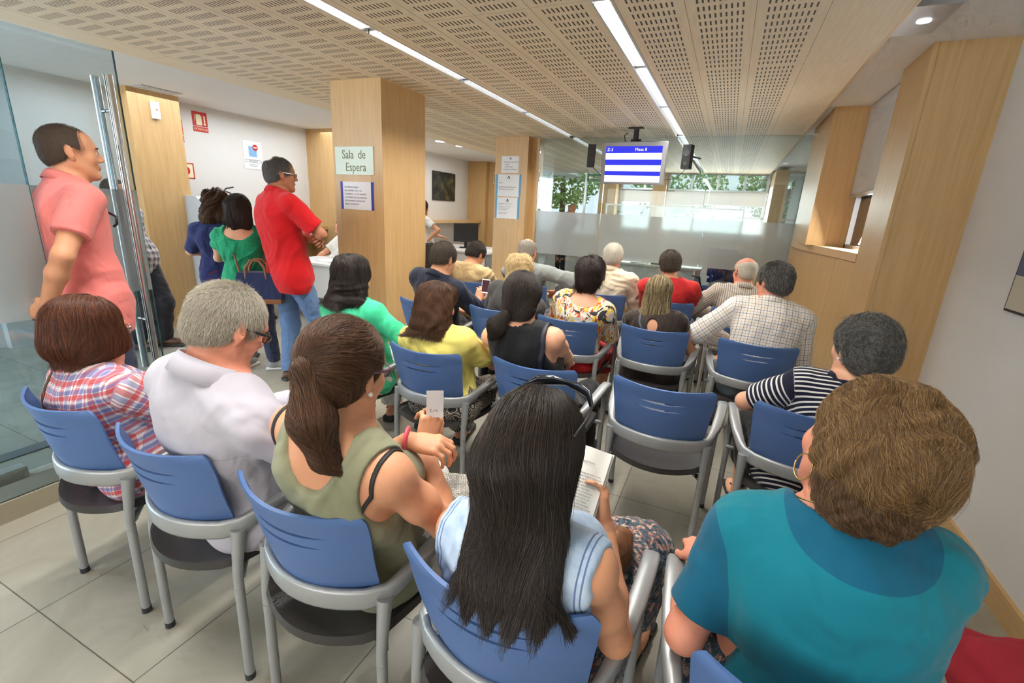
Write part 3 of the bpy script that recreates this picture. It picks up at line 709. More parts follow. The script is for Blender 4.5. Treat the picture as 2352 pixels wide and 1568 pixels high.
# ================================================================== IMPLICIT SURFACES
F32 = np.float32
def V(*a): return np.array(a if len(a) > 1 else a[0], dtype=float)
def nrm(v): v = np.asarray(v, float); return v / (np.linalg.norm(v) + 1e-12)
class Sdf:
    """ordered list of blended shapes, meshed with surface nets"""
    def __init__(s): s.p = []
    def cap(s, a, b, ra, rb=None, k=.02, op='u', tagv=None):
        rb = ra if rb is None else rb; a = V(a); b = V(b); r = max(ra, rb)
        s.p.append(dict(t='c', a=a, b=b, ra=ra, rb=rb, k=k, op=op, lo=np.minimum(a, b) - r, hi=np.maximum(a, b) + r)); return s
    def ell(s, c, r, R=None, k=.02, op='u'):
        c = V(c); r = V(r) if np.ndim(r) else V(r, r, r); R = np.eye(3) if R is None else np.asarray(R)
        e = np.sqrt(((R * r) ** 2).sum(1))
        s.p.append(dict(t='e', c=c, r=r, R=R, k=k, op=op, lo=c - e, hi=c + e)); return s
    def box(s, c, h, R=None, rnd=.005, k=.005, op='u'):
        c = V(c); h = V(h); R = np.eye(3) if R is None else np.asarray(R); e = np.abs(R) @ h
        s.p.append(dict(t='b', c=c, h=h - rnd, R=R, rnd=rnd, k=k, op=op, lo=c - e, hi=c + e)); return s
    def plane(s, c, n, k=.004):
        """cut away everything on the side the normal points to"""
        s.p.append(dict(t='p', c=V(c), n=nrm(n), k=k, op='s', lo=None, hi=None)); return s
    def copyinf(s, other, inf, sel=None):
        for q in other.p:
            if q['op'] != 'u': continue
            q = dict(q)
            if q['t'] == 'c': q['ra'] += inf; q['rb'] += inf
            elif q['t'] == 'e': q['r'] = q['r'] + inf
            elif q['t'] == 'b': q['rnd'] += inf
            q['lo'] = q['lo'] - inf; q['hi'] = q['hi'] + inf; s.p.append(q)
        return s
    @staticmethod
    def d1(q, P):
        t = q['t']
        if t == 'c':
            ab = (q['b'] - q['a']).astype(F32); l2 = float(ab @ ab) + 1e-12; pa = P - q['a'].astype(F32)
            h = np.clip(pa @ ab / l2, 0, 1); dv = pa - h[:, None] * ab
            return np.sqrt(np.einsum('ij,ij->i', dv, dv)) - (q['ra'] + (q['rb'] - q['ra']) * h)
        if t == 'e':
            L = ((P - q['c'].astype(F32)) @ q['R'].astype(F32)) / q['r'].astype(F32)
            k0 = np.sqrt(np.einsum('ij,ij->i', L, L)); L = L / q['r'].astype(F32)
            k1 = np.sqrt(np.einsum('ij,ij->i', L, L)) + 1e-9
            return k0 * (k0 - 1) / k1
        if t == 'b':
            L = np.abs((P - q['c'].astype(F32)) @ q['R'].astype(F32)) - q['h'].astype(F32)
            return np.sqrt((np.maximum(L, 0) ** 2).sum(1)) + np.minimum(L.max(1), 0) - q['rnd']
        if t == 'p': return -((P - q['c'].astype(F32)) @ q['n'].astype(F32))
    def eval(s, P, sel=None):
        P = P.astype(F32); d = None
        for q in (s.p if sel is None else sel):
            if d is None:
                if q['op'] != 'u': continue
                d = s.d1(q, P); continue
            e = s.d1(q, P); k = q['k']
            if q['op'] == 'u':
                h = np.clip(.5 + .5 * (d - e) / k, 0, 1); d = d + (e - d) * h - k * h * (1 - h)
            else:
                e = -e; h = np.clip(.5 - .5 * (d - e) / k, 0, 1); d = d + (e - d) * h + k * h * (1 - h)
        return np.full(len(P), 1.0, F32) if d is None else d
    def mesh(s, h, disp=None):
        us = [q for q in s.p if q['op'] == 'u']
        lo = np.min([q['lo'] for q in us], 0) - 3 * h - .02; hi = np.max([q['hi'] for q in us], 0) + 3 * h + .02
        B = 12; nb = np.ceil((hi - lo) / (h * B)).astype(int); n = nb * B + 1
        D = np.ones(n, F32)
        bi = np.stack(np.meshgrid(*[np.arange(k) for k in nb], indexing='ij'), -1).reshape(-1, 3)
        org = lo + bi * (B * h); half = .5 * B * h * 1.7321
        d0 = s.eval(org + .5 * B * h)
        g = (np.stack(np.meshgrid(*[np.arange(B + 1)] * 3, indexing='ij'), -1).reshape(-1, 3) * h).astype(F32)
        near = np.abs(d0) < half * 1.25 + .018
        for b in bi[(~near) & (d0 < 0)]: D[tuple(slice(i * B, i * B + B + 1) for i in b)] = -1.0
        LO = np.array([[-9e9] * 3 if q['lo'] is None else q['lo'] - q['k'] - .008 for q in s.p]); HI = np.array([[9e9] * 3 if q['hi'] is None else q['hi'] + q['k'] + .008 for q in s.p])
        U = np.array([q['op'] == 'u' for q in s.p])
        bi, org = bi[near], org[near]
        hit = ((LO[None] <= (org + B * h)[:, None]) & (HI[None] >= org[:, None])).all(2)
        for b, o, m in zip(bi, org, hit):
            if not (m & U).any(): continue
            D[tuple(slice(i * B, i * B + B + 1) for i in b)] = s.eval(g + o.astype(F32), [s.p[i] for i in np.nonzero(m)[0]]).reshape(B + 1, B + 1, B + 1)
        v, q = nets(D, lo, h)
        if disp is not None and len(v):
            e1 = v[q[:, 2]] - v[q[:, 0]]; e2 = v[q[:, 3]] - v[q[:, 1]]; fn = np.cross(e1, e2); vn = np.zeros_like(v)
            for c in range(4):
                for k in range(3): vn[:, k] += np.bincount(q[:, c], fn[:, k], len(v))
            vn /= np.linalg.norm(vn, axis=1, keepdims=True) + 1e-12
            v = v - vn * disp(v)[:, None]
        return v, q
EDG = [(0, 1), (0, 2), (0, 4), (1, 3), (1, 5), (2, 3), (2, 6), (3, 7), (4, 5), (4, 6), (5, 7), (6, 7)]
CRN = np.array([[(c >> 0) & 1, (c >> 1) & 1, (c >> 2) & 1] for c in range(8)])
def nets(D, lo, h):
    S = D < 0
    a = S[:-1, :-1, :-1]; anyv = a.copy(); allv = a.copy()
    for c in CRN[1:]:
        q = S[c[0]:S.shape[0] - 1 + c[0], c[1]:S.shape[1] - 1 + c[1], c[2]:S.shape[2] - 1 + c[2]]
        anyv |= q; allv &= q
    idx = np.argwhere(anyv & ~allv)
    if len(idx) == 0: return np.zeros((0, 3)), np.zeros((0, 4), int)
    cv = np.stack([D[idx[:, 0] + c[0], idx[:, 1] + c[1], idx[:, 2] + c[2]] for c in CRN], 1)
    acc = np.zeros((len(idx), 3)); cnt = np.zeros(len(idx))
    for i, j in EDG:
        a, b = cv[:, i], cv[:, j]; m = (a < 0) != (b < 0)
        t = np.where(m, a / np.where(m, a - b, 1), 0)
        p = CRN[i] + t[:, None] * (CRN[j] - CRN[i]); acc[m] += p[m]; cnt += m
    v = lo + (idx + acc / cnt[:, None]) * h
    vid = np.full(np.array(D.shape) - 1, -1, np.int32); vid[tuple(idx.T)] = np.arange(len(idx))
    Q = []
    for ax in range(3):
        o = [np.array(e) for e in np.eye(3, dtype=int)]; o1, o2 = o[(ax + 1) % 3], o[(ax + 2) % 3]
        A = S; Bv = np.roll(S, -1, ax); ch = A != Bv
        sl = [slice(1, -1)] * 3; sl[ax] = slice(0, -1)
        e = np.argwhere(ch[tuple(sl)]) + np.array([1 if i != ax else 0 for i in range(3)])
        if len(e) == 0: continue
        q = np.stack([vid[tuple((e - o1 - o2).T)], vid[tuple((e - o2).T)], vid[tuple(e.T)], vid[tuple((e - o1).T)]], 1)
        flip = ~A[tuple(e.T)]; q[flip] = q[flip][:, ::-1]; Q.append(q)
    Q = np.concatenate(Q); Q = Q[(Q >= 0).all(1)]
    return v, Q
def smooth_v(v, q, it=1, lam=.5):
    i = np.concatenate([q[:, 0], q[:, 1], q[:, 2], q[:, 3], q[:, 1], q[:, 2], q[:, 3], q[:, 0]]); j = np.concatenate([q[:, 1], q[:, 2], q[:, 3], q[:, 0], q[:, 0], q[:, 1], q[:, 2], q[:, 3]])
    cnt = np.maximum(np.bincount(i, minlength=len(v)), 1)
    for _ in range(it):
        acc = np.stack([np.bincount(i, v[j, k], len(v)) for k in range(3)], 1); v = v + lam * (acc / cnt[:, None] - v)
    return v
def np_mesh(name, v, q, attrs=None):
    me = bpy.data.meshes.new(name)
    me.vertices.add(len(v)); me.vertices.foreach_set('co', np.ascontiguousarray(v, F32).ravel())
    me.loops.add(len(q) * 4); me.loops.foreach_set('vertex_index', np.ascontiguousarray(q, np.int32).ravel())
    me.polygons.add(len(q)); me.polygons.foreach_set('loop_start', np.arange(0, len(q) * 4, 4, dtype=np.int32))
    me.polygons.foreach_set('use_smooth', np.ones(len(q), bool))
    for k, a in (attrs or {}).items():
        at = me.attributes.new(k, 'FLOAT_VECTOR', 'POINT'); at.data.foreach_set('vector', np.ascontiguousarray(a, F32).ravel())
    me.update(); me.validate(); return me
def waves(P, amp, freq, seed=0, dirs=None):
    """soft crease pattern for cloth, +-amp metres"""
    r = np.random.default_rng(seed); out = np.zeros(len(P), F32)
    P = P.astype(F32); w = np.zeros((len(P), 3), F32)
    for k in range(3):
        f = (r.normal(size=(3, 3)) * freq * .25).astype(F32); w += np.sin(P @ f + r.uniform(0, 6, 3).astype(F32)) * .08
    Q = P + w
    for k in range(4):
        d = nrm(r.normal(size=3)) if dirs is None else nrm(np.asarray(dirs[k % len(dirs)]) + r.normal(size=3) * .25)
        out += np.sin((Q @ d.astype(F32)) * freq * r.uniform(.7, 1.5) + r.uniform(0, 6)) ** 3 * amp * .5
    return out
def Rot(yaw=0, pitch=0, roll=0):
    """columns = right, forward, up ; yaw to the left +, pitch nose-down +, roll to the right shoulder +"""
    cy, sy = math.cos(yaw), math.sin(yaw); cp, sp = math.cos(-pitch), math.sin(-pitch); cr, sr = math.cos(roll), math.sin(roll)
    Z = np.array([[cy, -sy, 0], [sy, cy, 0], [0, 0, 1]]); X = np.array([[1, 0, 0], [0, cp, -sp], [0, sp, cp]]); Y = np.array([[cr, 0, sr], [0, 1, 0], [-sr, 0, cr]])
    return Z @ X @ Y
rad = math.radians
# ------------------------------------------------------------------ hair strands
def strands(name, S, start, field, n, seg, step, mats, parent, org, r0=.00045, lift=0.0, noise=.25, off=0.001, taper=.35, seed=0, clump=0, stop=None, wave=0, wfreq=60, disp=None, free=None):
    rg = np.random.default_rng(seed)
    p = start[rg.integers(0, len(start), n)] + rg.normal(size=(n, 3)) * .002
    ofs = off + np.abs(rg.normal(size=n)) * .0022
    st = step * rg.uniform(.55, 1.25, n)
    jit = rg.normal(size=(n, 3)) * noise
    if clump:                                     # neighbouring strands share their drift
        cc = rg.normal(size=(64, 3)) * .5; cw = rg.normal(size=(3, 64)) * 26
        jit = jit * .5 + np.sin(p @ cw) @ cc * clump * .2
    TT = np.array([[1, -1, -1], [-1, -1, 1], [-1, 1, -1], [1, 1, 1]], float)
    def grad(P):
        e = .003; f4 = S.eval((P[None] + TT[:, None] * e).reshape(-1, 3)).reshape(4, -1)
        out = np.einsum('kn,kd->nd', f4, TT); d = f4.mean(0)
        return out / (np.linalg.norm(out, axis=1, keepdims=True) + 1e-9), d
    pts = np.empty((n, seg + 1, 3)); alive = np.ones(n, bool); ph = rg.uniform(0, 6.28, n) if not clump else np.sin(p @ (rg.normal(size=3) * 30)) * 3
    for k in range(seg + 1):
        if lift == 0 or k == 0 or k % 2 == 0: g, d = grad(p)
        if lift == 0 or k == 0:
            o_ = ofs if disp is None else ofs - disp(p)
            mv = (d - o_)[:, None] * g
            if free is not None: mv[free(p)] = 0
            p = p - mv
        pts[:, k] = p
        f = field(p) + jit
        if lift == 0: f = f - g * (f * g).sum(1, keepdims=True)
        else: f = f - g * (f * g).sum(1, keepdims=True) + g * lift
        f = f / (np.linalg.norm(f, axis=1, keepdims=True) + 1e-9)
        if free is not None:
            fm = free(p); f[fm] = (V(0, 0, -1) + g * .04 + jit * .8)[fm]
            f = f / (np.linalg.norm(f, axis=1, keepdims=True) + 1e-9)
        if wave:
            sd = np.cross(f, g); f = f + sd * (np.sin(ph + k * step * wfreq) * wave)[:, None]
            f = f / (np.linalg.norm(f, axis=1, keepdims=True) + 1e-9)
        if stop is not None: alive &= ~stop(p)
        p = p + f * (st * alive)[:, None]
    cu = bpy.data.hair_curves.new(name); cu.add_curves([seg + 1] * n)
    cu.attributes['position'].data.foreach_set('vector', np.ascontiguousarray(pts - org, F32).ravel())
    a = cu.attributes.get('radius') or cu.attributes.new('radius', 'FLOAT', 'POINT')
    rr = r0 * rg.uniform(.7, 1.3, (n, 1)) * np.linspace(1, taper, seg + 1)[None]
    a.data.foreach_set('value', np.ascontiguousarray(rr, F32).ravel())
    cu.materials.append(mats)
    o = bpy.data.objects.new(name, cu); link(o); o.parent = parent
    return o
def hair_mat(name, c1, c2, c3, rough=.38, strand=True, spec=.45):
    t = NT(name)
    if strand: f = t.n('HairInfo').outputs['Random']
    else:
        v = t.n('TexCoord').outputs['Object']; f = t.noise(t.mapv(v, (120, 120, 10)), 2, 4, .7)
    c = t.ramp(f, [(.1, c1), (.55, c2), (.95, c3)])
    return t.done(t.pbsdf(c, rough if strand else .65, **{'Specular IOR Level': spec if strand else .2}))
# ------------------------------------------------------------------ cloth + skin materials
def cloth_mat(name, pat, rough=.85, weave=.25, sheen=.15, **kw):
    """pat(t, v, a, b) -> colour socket; a/b are cloth coordinates in metres (across, along)"""
    t = NT(name); v, a, b, c = t.xyz('cuv')
    t.bone = c
    col = pat(t, v, a, b) if callable(pat) else t.mix(t.math('MULTIPLY', t.noise(v, 14, 3), .22), pat, tuple(x * .72 for x in pat))
    ob = t.n('TexCoord').outputs['Object']
    bn = t.math('ADD', t.math('MULTIPLY', t.noise(ob, 900, 1), .3), t.math('MULTIPLY', t.noise(ob, 45, 3), .7))
    fold = t.noise(t.mapv(ob, (1.0, 1.0, .6), rot=(.3, .5, .2)), 7, 2, .5, 1.2)
    nb = t.n('Bump', {'Height': fold, 'Strength': .45, 'Distance': .03}).outputs[0]
    return t.done(t.pbsdf(col, rough, 0, t.n('Bump', {'Height': bn, 'Strength': weave, 'Distance': .004, 'Normal': nb}).outputs[0], **{'Sheen Weight': sheen, 'Specular IOR Level': .25, **kw}))
def band(t, x, period, lo, hi):
    f = t.math('FRACT', t.math('ADD', t.math('DIVIDE', x, period), 50.0))
    return t.math('MULTIPLY', t.math('GREATER_THAN', f, lo), t.math('LESS_THAN', f, hi))
def skin_mat(name, col):
    t = NT(name); v = t.n('TexCoord').outputs['Object']
    c = t.mix(t.math('MULTIPLY', t.noise(v, 26, 3), .35), col, tuple(np.array(col) * np.array([.92, .74, .68])))
    return t.done(t.pbsdf(c, .5, 0, t.bump(t.noise(v, 420, 2), .12, .002), **{'Subsurface Weight': .12, 'Subsurface Radius': (.012, .005, .003), 'Subsurface Scale': .5, 'Specular IOR Level': .35}))
SK = {'fair': skin_mat('skin_fair', srgb(226, 172, 140)), 'mid': skin_mat('skin_medium', srgb(214, 156, 120)), 'rosy': skin_mat('skin_rosy', srgb(222, 152, 126)), 'tan': skin_mat('skin_tan', srgb(186, 126, 94))}
EYE_W = plain('eye_white', (.8, .8, .78), .25); EYE_D = plain('eye_dark', (.03, .02, .015), .15)
LIP = {}
# ================================================================== PEOPLE
def ik(S, W, l1, l2, pole):
    d = W - S; L = np.linalg.norm(d); m = (l1 + l2) * .999
    if L > m: W = S + d / L * m; d = W - S; L = m
    u = d / L; a = (l1 * l1 - l2 * l2 + L * L) / (2 * L); h = math.sqrt(max(l1 * l1 - a * a, 1e-8))
    p = V(pole) - u * (V(pole) @ u); return S + u * a + nrm(p) * h, W
class Person: pass
def hand_prims(S, W, d, n, side, sc=1.0, curl=(.35, .45, .5, .55), bend=None, thumb=(.55, .35), spread=.05, k=.005):
    """palm + five bent fingers. d: wrist->knuckles, n: back of the hand, side: +1 thumb towards cross(d,n)"""
    d = nrm(d); n = nrm(V(n) - d * (V(n) @ d)); x = np.cross(d, n) * side
    L = lambda a, b, c: W + (x * a + d * b + n * c) * sc
    kn = [(.029, .090, .004), (.010, .095, .007), (-.010, .091, .005), (-.028, .081, .0)]
    for kx, ky, kz in kn: S.cap(L(kx * .45, .006, 0), L(kx, ky, kz - .004), .0145 * sc, .0105 * sc, k=.012)
    S.ell(L(.004, .05, -.006), V(.036, .046, .014) * sc, np.stack([x, d, n], 1), k=.012)
    S.cap(L(.012, .012, -.006), L(.030, .045, -.010), .014 * sc, .014 * sc, k=.012)
    ln = [(.040, .025, .021), (.045, .028, .022), (.041, .027, .022), (.031, .021, .019)]
    rr = [.0088, .009, .0086, .0076]
    for i in range(4):
        p = L(*kn[i]); a = curl[i] * .9; sp = spread * (1.5 - i)
        for j, l in enumerate(ln[i]):
            v = d * math.cos(a) - n * math.sin(a); v = nrm(v + x * sp)
            q = p + v * l * sc; S.cap(p, q, rr[i] * sc * (1 - .07 * j), rr[i] * sc * (.95 - .09 * j), k=k if j else .007); p = q
            a += curl[i] * (1.15 if j == 0 else .7)
    p = L(.024, .026, -.008); ta, tb = thumb
    v = nrm(x * math.sin(ta + .35) + d * math.cos(ta + .35) - n * .25)
    for j, (l, r) in enumerate(((.036, .0125), (.032, .0105), (.026, .0095))):
        q = p + v * l * sc; S.cap(p, q, r * sc, r * sc * .92, k=.008 if j == 0 else k); p = q
        v = nrm(v + (-x * tb + d * tb * .8) - n * .08)
    return S
def person(key, label, Pp, Hc, head=(0, 0, 0), by=0, sex='f', w=1.0, dp=1.0, sh=None, hs=1.0, skin='fair', h=.006, seated=True, slouch=.028, shy=None,
           armL='lap', armR='lap', legs=None, fat=1.0, shz=0.0, knees=.06, foot=None, neck_len=.92, belly=1.0, bust=None, tilt=0.0):
    p = Person(); p.key = key; p.label = label; p.sex = sex; p.h = h; p.hs = hs; p.skin = skin
    man = sex == 'm'
    p.P = P = V(Pp); p.Hc = V(Hc); hy, hp, hr = [rad(a) for a in head]; by = rad(by); p.by = by
    p.Rb = Rb = Rot(by); r, f, z = Rb[:, 0], Rb[:, 1], Rb[:, 2]; p.r, p.f = r, f
    p.Rh = Rh = Rot(hy, hp, hr); p.Ho = Ho = p.Hc - Rh @ V(0, -.01, .02) * hs
    Rn = Rot(.5 * (hy + by), hp * .6, hr * .6)
    N = Ho - Rn @ V(0, .04, .15 * neck_len) * hs; p.N = N
    C = .5 * (P + N) - f * slouch * 2 + f * (.065 if seated else 0)
    B = lambda t: (1 - t) ** 2 * P + 2 * t * (1 - t) * C + t * t * N
    Tn = lambda t: nrm(2 * (1 - t) * (C - P) + 2 * t * (N - C))
    p.B, p.Tn = B, Tn
    sby = by if shy is None else rad(shy)
    def fr(t):
        u = Tn(t); a = by + (sby - by) * t; rr = V(math.cos(a), math.sin(a), 0); rr = nrm(rr - u * (rr @ u)); return np.stack([rr, np.cross(u, rr), u], 1)
    p.fr = fr
    L = np.linalg.norm(N - P) / .5
    sh = (.178 if man else .152) * fat ** .5 if sh is None else sh
    W_ = w
    T = Sdf(); A = Sdf(); HD = Sdf(); LG = Sdf()
    rows = [(0, .168, .122, .12, .0), (.22, .150 if man else .145, .118 * belly, .13, .008 * belly), (.45, .150 if man else .136, .112, .14, 0), (.68, .162 if man else .145, .113, .13, 0), (.85, .148 if man else .130, .088, .09, -.004)]
    for t, a, b, c, o in rows:
        F = fr(t); T.ell(B(t) + F[:, 1] * o, V(a * W_ * fat, b * dp * fat, c * L), F, k=.06)
    F9 = fr(.88); S_ = {}
    for sd in (-1, 1):
        S_[sd] = B(.87) + F9[:, 0] * sd * sh + F9[:, 1] * .005 + V(0, 0, shz + sd * tilt)
        T.cap(B(.84) + F9[:, 0] * sd * .05, S_[sd] + F9[:, 2] * -.005, .062 * fat ** .5, .054 * fat ** .5, k=.05)
        T.cap(N + F9[:, 2] * .01 + F9[:, 0] * sd * .015, S_[sd] * .72 + B(.93) * .28 + F9[:, 2] * .012, .036, .034, k=.04)
        T.ell(B(.66) + fr(.66)[:, 0] * sd * .07 - fr(.66)[:, 1] * .05 * dp * fat, V(.075 * w, .055, .10 * L) * fat, fr(.66), k=.05)
    if not man:
        for sd in (-1, 1): T.ell(B(.58) + fr(.6)[:, 0] * sd * .075 * w + fr(.6)[:, 1] * .085 * dp * fat, V(.062, .058, .062) * (bust or fat), fr(.6), k=.04)
    if seated:
        for sd in (-1, 1): T.ell(P + r * sd * .085 * w * fat - f * .045 - z * .035, V(.10, .11, .085) * fat, Rb, k=.05)
    else:
        for sd in (-1, 1): T.ell(P + r * sd * .075 * w - f * .05 - z * .04, V(.088, .085, .10) * fat ** .7, Rb, k=.05)
    p.S = S_
    # arms
    l1, l2 = (.30, .262) if man else (.275, .238)
    au = (.049, .041, .027) if man else (.043, .037, .0235)
    au = tuple(x * fat ** .6 for x in au)
    p.E, p.W, p.hand = {}, {}, {}
    for sd, spec in ((-1, armL), (1, armR)):
        if spec == 'lap':
            Wt = P + f * .30 + r * sd * .05 + V(0, 0, .13); spec = dict(w=Wt, pole=r * sd * .9 - f * .5 - z * .4, d=f * .7 - r * sd * .7 - z * .15, n=z)
        elif spec == 'side':
            Wt = S_[sd] + r * sd * .06 - z * .50 + f * .06; spec = dict(w=Wt, pole=-f + r * sd * .4, d=-z + f * .1, n=r * sd)
        E, Wt = ik(S_[sd], V(spec['w']), l1, l2, spec['pole']); p.E[sd], p.W[sd] = E, Wt
        A.cap(S_[sd], S_[sd] * .5 + E * .5, au[0] * (1.12 if man else 1.03), au[0], k=.03); A.cap(S_[sd] * .5 + E * .5, E, au[0], au[1] * .93, k=.03)
        A.cap(E, E * .65 + Wt * .35, au[1] * .95, au[1] * .98, k=.02); A.cap(E * .65 + Wt * .35, Wt, au[1] * .98, au[2], k=.02)
        p.hand[sd] = spec
    # legs
    hip = {}; p.K, p.An = {}, {}
    lt, lc = (.44, .42) if man else (.41, .385)
    for sd in (-1, 1):
        hp_ = P + r * sd * .085 * w - z * .02
        if legs: K, An = V(legs[sd][0]), V(legs[sd][1])
        elif seated: K = hp_ + f * lt + r * sd * knees + z * .0; K[2] = lc + .09; An = K - z * (lc + .0) + f * .02; An[2] = .085
        else: K = hp_ * V(1, 1, 0) + V(0, 0, .49) + f * .02 + r * sd * .01; An = hp_ * V(1, 1, 0) + V(0, 0, .085) + r * sd * .015
        th = (.078 if man else .08) * fat ** .6; LG.cap(hp_, K, th, .056 * fat ** .4, k=.04)
        LG.cap(K, K * .6 + An * .4, .053 * fat ** .4, .052 * fat ** .4, k=.025); LG.cap(K * .6 + An * .4, An, .052 * fat ** .4, .036, k=.025)
        p.K[sd], p.An[sd] = K, An; hip[sd] = hp_
        fd = nrm(f + r * sd * .15) if not foot else nrm(foot[sd]); Ft = np.stack([np.cross(fd, z), fd, z], 1)
        LG.ell(An + fd * .06 - z * .045, V(.042, .125, .035), Ft, k=.03); LG.cap(An, An - z * .04 - fd * .02, .034, .036, k=.02)
    p.hip = hip
    # head
    Lh = lambda a, b, c: Ho + Rh @ (V(a, b, c) * hs); p.Lh = Lh
    E_ = lambda c, rr, k, op='u', R=None: HD.ell(Lh(*c), V(rr) * hs if np.ndim(rr) else rr * hs, Rh if R is None else Rh @ R, k=k, op=op)
    C_ = lambda a, b, ra, rb, k, op='u': HD.cap(Lh(*a), Lh(*b), ra * hs, rb * hs, k=k, op=op)
    wd = 1.0 if man else .95
    E_((0, -.016, .033), (.077 * wd, .098, .086), .02); E_((0, .036, -.03), (.062 * wd, .060, .085), .03); E_((0, .043, .045), (.060 * wd, .045, .05), .03)
    jr = .020 if man else .016
    for sd in (-1, 1):
        C_((sd * .050 * wd, .0, -.052), (sd * .018, .070, -.100), jr, jr * .85, .03)
        E_((sd * .043 * wd, .062, -.022), (.022, .020, .024), .02)
    E_((0, .079, -.101), (.021, .018, .017), .02); C_((-.036, .083, .027), (.036, .083, .027), .010, .010, .02)
    for sd in (-1, 1): E_((sd * .031, .101, .008), (.019, .016, .012), .012, 's')
    for sd in (-1, 1): E_((sd * .031, .0815, .007), .0125, .002)
    C_((0, .094, .014), (0, .113, -.025), .0075, .0105, .010)
    for sd in (-1, 1): E_((sd * .0115, .101, -.030), (.0085, .011, .008), .006)
    E_((0, .094, -.056), (.022, .010, .0052), .004); E_((0, .092, -.0665), (.019, .010, .0062), .004)
    for sd in (-1, 1):
        Re = Rot(0, rad(-12), 0) @ Rot(sd * rad(-18))
        E_((sd * .082 * wd, -.014, .0), (.0075, .019, .032), .006, R=Re); E_((sd * .077 * wd, -.004, -.030), (.007, .009, .010), .006)
        E_((sd * .091 * wd, -.006, .003), (.006, .010, .017), .004, 's', R=Re)
    nr = (.056 if man else .046) * fat ** .25 * hs; p.nr = nr; p.nax = nrm(Lh(0, -.02, -.06) - N)
    HD.cap(Lh(0, -.022, -.035), N, nr, nr * 1.06, k=.025)
    HD.cap(Lh(0, .02, -.07), N + fr(.95)[:, 1] * .03 - z * .01, nr * .72, nr * .8, k=.03)
    p.T, p.A, p.HD, p.LG = T, A, HD, LG
    return p
def cuv_of(p, v):
    """cloth coordinates (across, along, bone)"""
    best = None; r0 = p.fr(.6)[:, 0]; u0 = nrm(p.N - p.P)
    a = (v - p.B(.5)) @ r0; b = (v - p.P) @ u0 * (.5 / np.linalg.norm(p.N - p.P))
    ax = [p.B(t) for t in np.linspace(0, 1, 9)]
    dist = np.min([np.linalg.norm(v - q, axis=1) for q in ax], 0) / .165
    out = np.stack([a, b, np.zeros(len(v))], 1)
    d0 = dist.copy(); da = np.full(len(v), 9.0)
    def seg(A_, B_, R_, bone, off=0):
        nonlocal dist, out, da
        ab = B_ - A_; L = np.linalg.norm(ab); u = ab / L; t = np.clip((v - A_) @ u, 0, L); q = v - A_ - t[:, None] * u
        d = np.linalg.norm(q, axis=1) / R_
        if bone in (1, 2): da = np.minimum(da, d)
        m = d < dist; e1 = nrm(np.cross(u, [0.13, .97, .2])); e2 = np.cross(u, e1)
        ang = np.arctan2(q @ e2, q @ e1)
        out[m] = np.stack([ang[m] * R_, off - t[m], np.full(m.sum(), bone)], 1); dist = np.where(m, d, dist)
    for sd in (-1, 1):
        seg(p.S[sd] + (p.E[sd] - p.S[sd]) * .12, p.E[sd], .062, 1); seg(p.E[sd], p.W[sd], .052, 2, -.28)
        seg(p.hip[sd], p.K[sd], .09, 3); seg(p.K[sd], p.An[sd], .062, 4, -.42)
    out[:, 2] = np.clip(d0 / (da + 1e-6), 0, 3)
    return out
def part(p, name, S, mats, h=None, disp=None, sm=1, label=None, parent=None, attr=True):
    v, q = S.mesh(h or p.h, disp)
    if len(v) == 0: return None
    if sm: v = smooth_v(v, q, sm, .45)
    me = np_mesh(name, v - p.org, q, {'cuv': cuv_of(p, v)} if attr else None)
    o = mesh_obj(name, me, mats, parent or p.root)
    if label: o['label'] = label
    p.last = (v, q); return o
def finish(p, hand_h=None, body_hands=(-1, 1)):
    """root empty + continuous skin body"""
    org = V(p.P[0], p.P[1], 0.0); p.org = org
    p.root = thing('person', p.label, 'person', tuple(org))
    S = Sdf()
    for s in (p.HD, p.T, p.A, p.LG):
        for q in s.p: S.p.append(q)
    # carving shapes belong to the head only: keep them first
    hh = hand_h or p.h
    H = {}
    for sd in body_hands:
        sp = p.hand[sd]; kw = dict(sp.get('kw', {}))
        T_ = S if hh == p.h else H.setdefault(sd, Sdf())
        hand_prims(T_, p.W[sd], sp['d'], sp['n'], sp.get('side', sd), kw.pop('sc', 1.0 if p.sex == 'm' else .92), **kw)
    v, q = S.mesh(p.h)
    v = smooth_v(v, q, 1, .3)
    for sd, T_ in H.items():
        T_.cap(p.W[sd] * .75 + p.E[sd] * .25, p.W[sd], p.A.p[-1]['rb'] * 1.12, p.A.p[-1]['rb'] * .98, k=.012)
        v2, q2 = T_.mesh(hh); v2 = smooth_v(v2, q2, 1, .3)
        q = np.concatenate([q, q2 + len(v)]); v = np.concatenate([v, v2])
    me = np_mesh('body', v - org, q)
    o = mesh_obj('body', me, [SK[p.skin], lipm(p.skin), EYE_W, EYE_D], p.root); p.body = o
    c = v[q].mean(1); loc = ((c - p.Ho) @ p.Rh) / p.hs; mi = np.zeros(len(q), np.int32)
    lip = (np.abs(loc[:, 0]) < .023) & (loc[:, 1] > .094) & (loc[:, 2] < -.050) & (loc[:, 2] > -.0735); mi[lip] = 1
    for sd in (-1, 1):
        e = loc - V(sd * .031, .0815, .007); d = np.linalg.norm(e, axis=1); m = (d < .0140) & (e[:, 1] > .005) & (np.abs(e[:, 2] + .0005) < .0058); mi[m] = 2
        mi[m & (np.hypot(e[:, 0], e[:, 2]) < .0064)] = 3
    me.polygons.foreach_set('material_index', mi)
    return p
def lipm(k):
    if k not in LIP:
        c = {'fair': (196, 120, 108), 'mid': (176, 104, 90), 'rosy': (190, 110, 100), 'tan': (140, 86, 72)}[k]; LIP[k] = plain('lips_' + k, srgb(*c), .4)
    return LIP[k]
